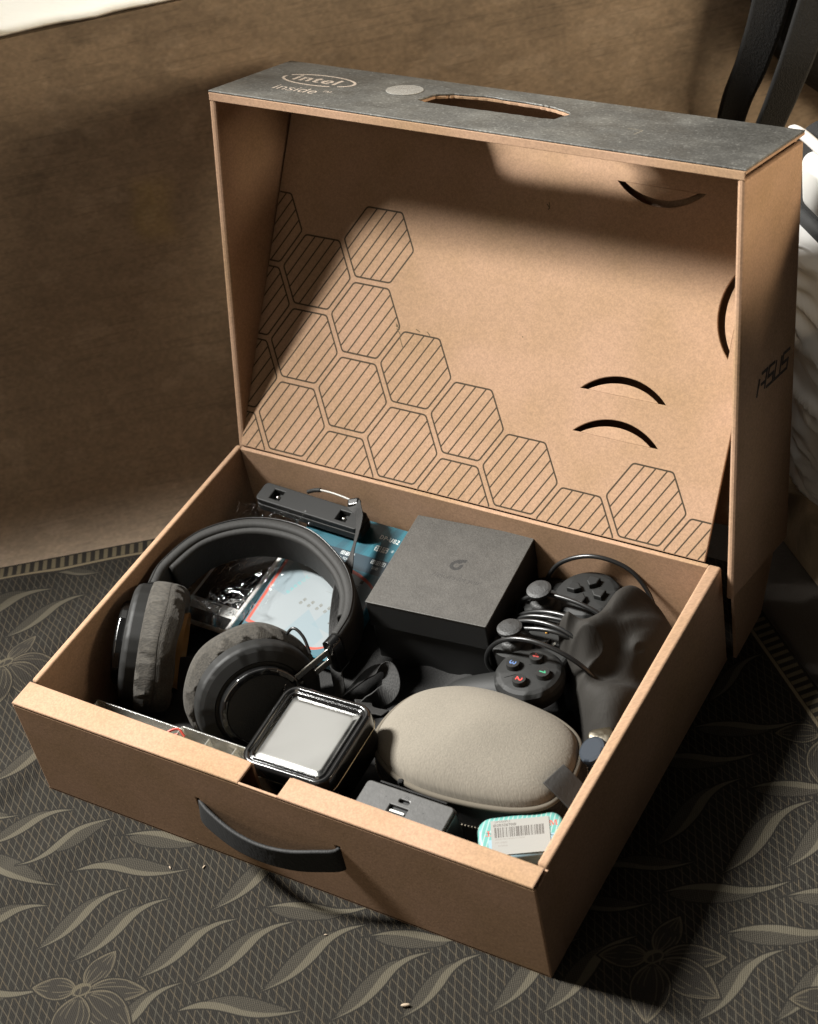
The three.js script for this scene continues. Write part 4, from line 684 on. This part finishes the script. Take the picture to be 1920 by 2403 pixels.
// grey zipped pouch
{
  const t = thing('fabric_case', 'rounded grey fabric case with a black zipped side and pull tab', 'case');
  const o = [[0.0415, 0.0665], [0.0385, 0.041], [0.049, 0.014], [0.076, -0.003], [0.107, -0.008], [0.138, -0.005], [0.166, 0.001], [0.186, 0.0125], [0.1955, 0.0325], [0.197, 0.056], [0.191, 0.075], [0.17, 0.0875], [0.1315, 0.0945], [0.0925, 0.0945], [0.063, 0.085]];
  const cx = 0.118, cz = 0.043;
  const grey = std(DIM, 0.92, { map: fabricTex(0.475, 0.447, 0.4, 0.15, 951, 150), bumpMap: fabricBump, bumpScale: 0.00018, sheen: 0.1, sheenRoughness: 0.7, sheenColor: lin(0.2, 0.19, 0.17) });
  obj('top', pillow(o, cx, cz, 0.07, (u, a, x, z) => 0.0215 * Math.pow(1 - Math.pow(u, 3), 0.6) + 0.003 * Math.sin(x * 55 + z * 30) * (1 - u) + (x - 0.04) * 0.035, 40, 140), grey, t);
  const edge = closedOutline(o, 140).map((p) => V(p.x, 0.0705 + (p.x - 0.04) * 0.035, p.z));
  obj('piping', new THREE.TubeGeometry(new THREE.CatmullRomCurve3(edge.filter((_, i) => i % 3 === 0).map((p) => V(cx + (p.x - cx) * 1.012, p.y - 0.002, cz + (p.z - cz) * 1.012)), true), 160, 0.0024, 8, true), std(DIM, 0.92, { map: fabricTex(0.38, 0.35, 0.3, 0.3, 961, 150) }), t);
  const S = (k, y) => edge.map((p) => V(cx + (p.x - cx) * k, y + (p.x - 0.04) * 0.02, cz + (p.z - cz) * k));
  obj('side', loft([S(0.96, 0.012), S(1.03, 0.02), S(1.05, 0.044), S(1.045, 0.058), S(1.02, 0.068)], true, true), std(DIM, 0.85, { map: fabricTex(0.1, 0.09, 0.08, 0.5, 971, 60), bumpMap: weave, bumpScale: 0.0005 }), t);
  const teeth = []; const zc = new THREE.CatmullRomCurve3(S(1.056, 0.046), true); for (let i = 0; i < 170; i++) { const p = zc.getPointAt(i / 170), q = zc.getTangentAt(i / 170), b = new THREE.BoxGeometry(0.0011, 0.0016, 0.0012); b.rotateY(Math.atan2(-q.z, q.x)); b.translate(p.x, p.y, p.z); teeth.push(b); }
  obj('zip_teeth', teeth, std(lin(0.2, 0.17, 0.13), 0.4, { metalness: 0.4 }), t).userData.kind = 'stuff';
  obj('pull_tab', sweep([[0.19, 0.0885, 0.0575], [0.197, 0.0855, 0.0595], [0.205, 0.0795, 0.061], [0.214, 0.0725, 0.063]].map((p) => V(...p)), 0.0225, 0.0018, () => V(-0.18, 0, 1), 24, 0.4), std(lin(0.008, 0.0068, 0.0052), 0.75, { bumpMap: leatherBump, bumpScale: 0.0002 }), t);
  obj('side_loop', turned(new RoundedBoxGeometry(0.0045, 0.009, 0.004, 3, 0.0015), 0.2, 0.4, 0, 0.0795, 0.069, 0.094), M.darkCloth, t);
}

// power bank on its end, ports up
{
  const t = thing('power_bank', 'dark grey power bank standing on end with IN and OUT ports on top', 'power bank');
  const w = 0.0755, d = 0.026, s = roundRect(w / 2 - 0.0012, d / 2 - 0.0012, 0.0035);
  s.holes.push((() => { const p = new THREE.Path(); p.moveTo(-0.0105, -0.0075); p.lineTo(0.0045, -0.0075); p.lineTo(0.0045, -0.0015); p.lineTo(-0.0105, -0.0015); p.closePath(); return p; })(), (() => { const q = roundRect(0.0042, 0.0014, 0.0012), p = new THREE.Path(); q.getPoints(8).reverse().forEach((v, i) => (i ? p.lineTo(v.x - 0.0015, v.y + 0.0035) : p.moveTo(v.x - 0.0015, v.y + 0.0035))); return p; })());
  const map = canvasTex(1024, 352, (c, W, Hh) => { c.fillStyle = 'rgb(66,65,63)'; c.fillRect(0, 0, W, Hh); const dd = c.getImageData(0, 0, W, Hh); for (let j = 0; j < Hh; j++) for (let i = 0; i < W; i++) { const k = (fbm(i / W, j / Hh, 24, 9, 4, 981) - 0.5) * 16 + (fbm(i / W, j / Hh, 160, 60, 2, 985) - 0.5) * 10, q = (j * W + i) * 4; dd.data[q] += k; dd.data[q + 1] += k; dd.data[q + 2] += k; } c.putImageData(dd, 0, 0);
    const k = W / w; c.fillStyle = 'rgb(24,24,23)'; for (const [x, y] of [[-0.0165, 0.003], [0.0165, -0.0005]]) { c.beginPath(); c.arc((x + w / 2) * k, (d / 2 - y) * k, 8, 0, 7); c.fill(); } c.font = 'italic bold 50px serif'; c.fillText('IN', (w / 2 - 0.003) * k, (d / 2 - 0.0057) * k); c.fillText('OUT', (w / 2 - 0.0085) * k, (d / 2 + 0.0105) * k); c.strokeStyle = 'rgb(40,40,38)'; c.lineWidth = 2; c.beginPath(); c.moveTo(130, 120); c.lineTo(150, 140); c.moveTo(146, 118); c.lineTo(128, 142); c.stroke(); });
  fit(map, 0, 0, w, d);
  const f = extr(s, 0.004, 0.0008, 2); planarUV(f, (x, y) => [x + w / 2, y + d / 2]);
  obj('port_panel', turned(f, -Math.PI / 2, 0, 0, 0, -0.004, 0), std(DIM, 0.42, { map, bumpMap: grainBump, bumpScale: 0.00005 }), t);
  obj('shell', turned(extr(roundRect(w / 2, d / 2, 0.0045), 0.0725, 0.0015, 3), -Math.PI / 2, 0, 0, 0, -0.0755, 0), std(lin(0.008, 0.008, 0.008), 0.35), t);
  obj('port_tongue', new RoundedBoxGeometry(0.012, 0.003, 0.0018, 1, 0.0003).translate(-0.003, -0.0022, 0.0058), std(lin(0.55, 0.54, 0.5), 0.4), t);
  obj('port_well', new THREE.BoxGeometry(0.016, 0.0008, 0.012).translate(-0.003, -0.0036, 0.0005), M.gloss, t);
  obj('flap_slot', turned(new RoundedBoxGeometry(0.056, 0.0012, 0.0016, 1, 0.0003), 0, 0, 0, 0.001, -0.0004, -0.0133), M.gloss, t);
  t.position.set(0.1015, 0.0865, 0.1235); t.rotation.set(0.1, 0.0, 0.0, 'YXZ');
}

// mint tin
{
  const t = thing('mint_tin', 'small rounded teal striped tin with a white barcode sticker, in the front right corner', 'tin');
  const hx = 0.0315, hz = 0.0185, R = (i, y) => rrRing(hx - i, hz - i, 0.0115 - i * 0.6, y, 10);
  const map = canvasTex(1024, 654, (c, W, Hh) => { c.fillStyle = 'rgb(98,160,152)'; c.fillRect(0, 0, W, Hh); c.fillStyle = 'rgb(158,180,175)'; for (let i = -12; i < 26; i++) { c.beginPath(); const x = i * 56; c.moveTo(x, 0); c.lineTo(x + 15, 0); c.lineTo(x - 185, Hh); c.lineTo(x - 200, Hh); c.fill(); } c.fillStyle = 'rgb(190,92,80)'; c.font = 'bold 112px serif'; c.save(); c.translate(132, 262); c.rotate(Math.PI); c.fillText('T', -38, 40); c.restore(); c.fillText('M', 846, 246); c.fillStyle = 'rgba(150,176,188,0.9)'; c.fillRect(120, 360, 800, 300); });
  fit(map, 0, 0, 2 * hx, 2 * hz);
  const paint = std(DIM, 0.3, { map, clearcoat: 0.5, clearcoatRoughness: 0.15 });
  const top = loft([R(0.0004, -0.012), R(0, -0.011), R(0, -0.0035), R(0.0006, -0.0015), R(0.002, -0.0003), R(0.004, 0), R(0.02, 0.0003)], true, false, true);
  planarUV(top, (x, y, z) => [x + hx, hz - z]); obj('lid', top, paint, t);
  obj('body', loft([R(0.002, -0.028), R(0.0008, -0.026), R(0.0008, -0.011)], true, true), std(lin(0.5, 0.5, 0.48), 0.3, { metalness: 1 }), t);
  const lab = canvasTex(1024, 720, (c, W, Hh) => { c.fillStyle = 'rgb(150,148,142)'; c.fillRect(0, 0, W, Hh); c.fillStyle = 'rgb(78,72,66)'; c.font = '58px sans-serif'; c.fillText('UPSAMPLE', 70, 50, 520); c.font = 'bold 74px sans-serif'; c.fillText('@2032670@', 40, 128, 510); let x = 60; let q = 3; while (x < 930) { q = (q * 1103515245 + 12345) & 0x7fffffff; const a = 5 + ((q >> 9) % 4) * 5, b = 5 + ((q >> 14) % 4) * 5; c.fillRect(x, 150, a, 210); x += a + b; } c.font = '44px sans-serif'; c.fillStyle = 'rgb(120,112,104)'; c.fillText('2032670EU Made in China', 60, 410); c.fillText('EY1109800', 60, 480, 330); c.fillText('EY18500', 110, 550, 280); });
  fit(lab, 0, 0, 0.042, 0.0295);
  obj('sticker', planarUV(new THREE.PlaneGeometry(0.042, 0.0295, 1, 1), (x, y) => [x + 0.021, y + 0.01475]).rotateX(-Math.PI / 2).rotateY(-0.03).translate(-0.0005, 0.0006, 0.0015), std(DIM, 0.5, { map: lab }), t);
  t.position.set(0.1848, 0.0705, 0.1035); t.rotation.set(0.06, 0.55, -0.02, 'YXZ');
}

// clear tray of small parts and a red wire, low at the front left
{
  const t = thing('parts_tray', 'clear plastic tray with small fittings under the headphones at the front', 'tray');
  const clear = new THREE.MeshPhysicalMaterial({ color: lin(0.8, 0.78, 0.72), roughness: 0.18, transmission: 0.85, thickness: 0, ior: 1.45 });
  const shell = (x0, x1, z0, z1, y0, y1) => [new RoundedBoxGeometry(x1 - x0, 0.0016, z1 - z0, 2, 0.0006).translate((x0 + x1) / 2, y0, (z0 + z1) / 2), new RoundedBoxGeometry(x1 - x0, y1 - y0, 0.0014, 2, 0.0006).translate((x0 + x1) / 2, (y0 + y1) / 2, z0), new RoundedBoxGeometry(0.0014, y1 - y0, z1 - z0, 2, 0.0006).translate(x0, (y0 + y1) / 2, (z0 + z1) / 2), new RoundedBoxGeometry(0.0014, y1 - y0, z1 - z0, 2, 0.0006).translate(x1, (y0 + y1) / 2, (z0 + z1) / 2)];
  obj('shell', [...shell(-0.205, -0.118, 0.104, 0.137, 0.042, 0.057), ...shell(-0.116, -0.036, 0.106, 0.138, 0.046, 0.064), new RoundedBoxGeometry(0.0012, 0.012, 0.03, 2, 0.0005).translate(-0.09, 0.055, 0.122), new RoundedBoxGeometry(0.0012, 0.012, 0.03, 2, 0.0005).translate(-0.064, 0.055, 0.122)], clear, t);
  obj('insert', new RoundedBoxGeometry(0.04, 0.004, 0.02, 2, 0.001).translate(-0.058, 0.05, 0.121), std(lin(0.4, 0.36, 0.28), 0.5), t);
  for (const g of [new THREE.CylinderGeometry(0.006, 0.006, 0.005, 28).translate(-0.1, 0.052, 0.122), new THREE.CylinderGeometry(0.004, 0.004, 0.009, 24).translate(-0.146, 0.051, 0.12)]) obj('fitting', g, std(lin(0.16, 0.16, 0.15), 0.35), t);
  obj('fitting', new RoundedBoxGeometry(0.034, 0.006, 0.006, 2, 0.002).translate(-0.172, 0.049, 0.118), std(lin(0.06, 0.055, 0.05), 0.5), t);
  tag(obj('red_wire', [tube([[-0.131, 0.052, 0.126], [-0.126, 0.062, 0.117], [-0.118, 0.064, 0.11], [-0.111, 0.06, 0.112]], 0.0011, 30, 8), tube([[-0.127, 0.052, 0.127], [-0.1235, 0.0605, 0.119], [-0.116, 0.062, 0.113]], 0.0011, 24, 8)], std(lin(0.3, 0.035, 0.02), 0.45)), 'short red wire curled over the clear parts tray', 'wire');
}
tag(obj('bottle_cap', lathe([[0, 0.007], [0.0085, 0.0068], [0.0105, 0.0055], [0.0112, 0.003], [0.0112, -0.006], [0, -0.006]], 40).rotateZ(0.35).rotateX(0.3).translate(0.2055, 0.078, 0.021), std(lin(0.012, 0.016, 0.022), 0.7, { specularIntensity: 0.3 })), 'small blue grey round cap between the grey case and the right wall', 'cap');
tag(obj('foil_scrap', (() => { const g = new THREE.SphereGeometry(0.009, 20, 14), p = g.attributes.position; for (let i = 0; i < p.count; i++) { const k = 0.75 + 0.5 * fbm(p.getX(i) * 40 + 0.5, p.getY(i) * 40 + p.getZ(i) * 20 + 0.5, 6, 6, 2, 991); p.setXYZ(i, p.getX(i) * k * 1.3, p.getY(i) * k * 0.6, p.getZ(i) * k); } g.computeVertexNormals(); return g.translate(0.2035, 0.072, 0.002); })(), std(lin(0.05, 0.042, 0.028), 0.4, { metalness: 0.6 })), 'crumpled shiny scrap of foil below the leather pouch at the right wall', 'foil');

// ---------------------------------------------------------------- things around the box
const edgeN = V(0.671, 0, -0.741), edgeT = V(0.741, 0, 0.671), beside = (t, off, y) => edgeT.clone().multiplyScalar(t).addScaledVector(edgeN, off).setY(y);
{ // beige cloth bundle on the floor beyond the mat
  const rings = [], n = 130;
  const topY = (t) => 0.115, P = [[0, -0.004], [0.0, 0.004], [0.006, 0.03], [0.02, 0.3], [0.03, 0.6], [0.05, 0.85], [0.1, 0.99], [0.2, 1.02], [0.5, 1.0], [0.9, 0.9], [0.95, -0.01]];
  for (const [o, y] of P) { const r = []; for (let i = 0; i <= n; i++) { const t = -0.42 + 0.5 * i / n, Y = y <= 0.03 ? y : y * topY(t), f = sstep(0, 0.02, Y); r.push(beside(t, 0.383 + o + 0.3 * Math.min(Y, 0.3) + f * 0.012 * (fbm(i / n, Y * 2, 26, 8, 3, 1001) - 0.5) + f * 0.003 * Math.sin(t * 130 + Y * 70), Y + 0.006 * f * (fbm(i / n, o, 18, 4, 2, 1011) - 0.5))); } rings.push(r); }
  const fine = []; for (let j = 0; j + 1 < rings.length; j++) for (let k = 0; k < 4; k++) fine.push(rings[j].map((p, i) => p.clone().lerp(rings[j + 1][i], k / 4))); fine.push(rings[rings.length - 1]);
  tag(obj('cloth_bundle', loft(fine, false), std(0xffffff, 0.85, { map: dataTex(512, 512, (u, v) => { const k = 0.85 + 0.3 * (fbm(u, v, 8, 16, 4, 1021) - 0.5) + 0.12 * (fbm(u, v, 90, 90, 2, 1031) - 0.5); return [0.62 * k, 0.55 * k, 0.45 * k]; }, true, 4, 4), bumpMap: fabricBump, bumpScale: 0.0004 })), 'low beige cloth covered bundle on the floor right of the box', 'bundle');
  tag(obj('added_side_blocker', new RoundedBoxGeometry(0.75, 0.37, 0.3, 4, 0.012).applyMatrix4(basis(beside(0.475, 0.58, 0.185), edgeT, V(0, 1, 0), edgeN.clone().negate())), std(lin(0.012, 0.011, 0.01), 0.7, { bumpMap: leatherBump, bumpScale: 0.0003 })), 'added unseen dark block beyond the right edge of the mat that holds back side light', 'added_side_blocker');  // dark block added out of view to shade the low right side
}
{ // white plastic sack on the bundle
  const g = grid(110, 110, 0, 1, 0, 1, (a, b, u, v) => { const t = -0.205 + 0.36 * u, y = 0.088 + 0.175 * v - 0.02 * sstep(-0.1, -0.02, t), w = fbm(u, v, 5, 6, 3, 1101), cr = Math.pow(1 - Math.abs(fbm(u + v * 0.5, v - u * 0.35, 4, 17, 2, 1111) - 0.5) * 2, 3); return beside(t, 0.377 + 0.32 * y + 0.012 * Math.cos(v * Math.PI) * (v > 0.5 ? -1.6 : -0.3) + 0.012 * (w - 0.5) - 0.011 * cr - 0.022 * Math.sin(v * Math.PI) + 0.12 * sstep(0.82, 1, v), y - 0.03 * sstep(0.9, 1, v)); });
  tag(obj('plastic_sack', g, std(lin(0.5, 0.495, 0.475), 0.4, { transmission: 0.25, thickness: 0, side: THREE.DoubleSide })), 'crumpled white plastic sack lying on the beige bundle', 'sack');
}
{ // black and white bag on top
  const t = thing('mesh_bag', 'black mesh bag with a white padded panel, behind the right side of the lid', 'bag');
  const O = beside(-0.058, 0.49, 0.288), X = edgeT, Y = V(0, 1, 0), Z = edgeN.clone().negate();
  const place = (g) => g.applyMatrix4(basis(O, X, Y, Z));
  const body = new RoundedBoxGeometry(0.24, 0.085, 0.07, 6, 0.028); obj('body', place(body.translate(0, -0.005, 0)), std(DIM, 0.8, { map: M.webbing.map, bumpMap: fabricBump, bumpScale: 0.0006 }), t);
  obj('panel', place(new RoundedBoxGeometry(0.15, 0.05, 0.02, 6, 0.0098).translate(0.0, 0.008, 0.034)), std(lin(0.42, 0.41, 0.385), 0.55), t);
  obj('piping', place(tube([[-0.118, -0.02, 0.03], [-0.116, 0.02, 0.03], [-0.09, 0.037, 0.032], [0, 0.041, 0.034], [0.1, 0.037, 0.03]], 0.0045, 50, 10)), std(lin(0.42, 0.395, 0.37), 0.5), t);
  obj('base_trim', place(new RoundedBoxGeometry(0.235, 0.014, 0.074, 4, 0.006).translate(0, -0.043, 0)), M.rubber, t);
}
{ // dark backpack on the wall
  const t = thing('backpack', 'dark backpack hanging on the wall with its straps down behind the box', 'backpack');
  const cloth = std(DIM, 0.88, { map: fabricTex(0.085, 0.077, 0.066, 0.5, 1201, 100), bumpMap: fabricBump, bumpScale: 0.0004 });
  const W = (s, y, d) => onWall(s, y, d);
  const o = [[0.772, 0.42], [0.774, 0.36], [0.786, 0.3], [0.806, 0.262], [0.85, 0.215], [0.92, 0.17], [1.05, 0.16], [1.12, 0.3], [1.1, 0.44], [0.95, 0.5], [0.82, 0.49]];
  const g = pillow(o, 0.94, 0.33, 0, (u, a) => 0.09 * Math.pow(1 - Math.pow(u, 3), 0.6) + 0.004 * Math.sin(a * 60) * u, 24, 90);
  const p = g.attributes.position; for (let i = 0; i < p.count; i++) { const q = W(p.getX(i), p.getZ(i), 0.008 + 0.5 * p.getY(i)); p.setXYZ(i, q.x, q.y, q.z); } g.computeVertexNormals();
  obj('body', g, cloth, t);
  obj('shoulder_strap', sweep([W(0.812, 0.43, 0.03), W(0.79, 0.34, 0.032), W(0.772, 0.285, 0.03), W(0.757, 0.245, 0.024), W(0.7505, 0.205, 0.016), W(0.75, 0.14, 0.012)], 0.034, 0.009, () => wallDir.clone().add(wallNormal.clone().multiplyScalar(0.4)), 50, 0.45, (u) => 1.15 - 0.55 * u), cloth, t);
  obj('shoulder_strap', sweep([W(0.835, 0.37, 0.05), W(0.808, 0.3, 0.054), W(0.793, 0.255, 0.048), W(0.783, 0.22, 0.038), W(0.772, 0.18, 0.03), W(0.76, 0.12, 0.022)], 0.03, 0.007, () => wallDir.clone().add(wallNormal.clone().multiplyScalar(0.2)), 50, 0.45, (u) => 1.1 - 0.35 * u), cloth, t);
  obj('strap_buckle', turned(new RoundedBoxGeometry(0.014, 0.01, 0.01, 3, 0.003), 0, 0.6, 0, 0, 0, 0).applyMatrix4(new THREE.Matrix4().setPosition(W(0.738, 0.205, 0.012))), M.gloss, t);
}
// crumbs on the mat
{
  const bits = [[0.145, 0.003, 0.226, 0.0027], [-0.062, 0.002, 0.181, 0.0014], [-0.087, 0.002, 0.192, 0.0013], [0.06, 0.002, 0.197, 0.001]];
  const label = ['pale crumb on the mat below the front right of the box', 'tiny pale speck on the mat just below the handle', 'tiny pale speck on the mat left of the handle', 'tiny speck on the mat near the front edge of the box'];
  bits.forEach(([x, y, z, r], i) => tag(obj('crumb', turned(new THREE.SphereGeometry(r, 10, 8).scale(1.3, 0.45, 0.5), 0, 0.5 + i, 0, x, y, z), std(lin(0.26, 0.2, 0.14), 0.8)), label[i], 'crumb'));
}

scene.traverse((o) => { if (o.isLight) o.castShadow = true; });
renderer.render(scene, camera);
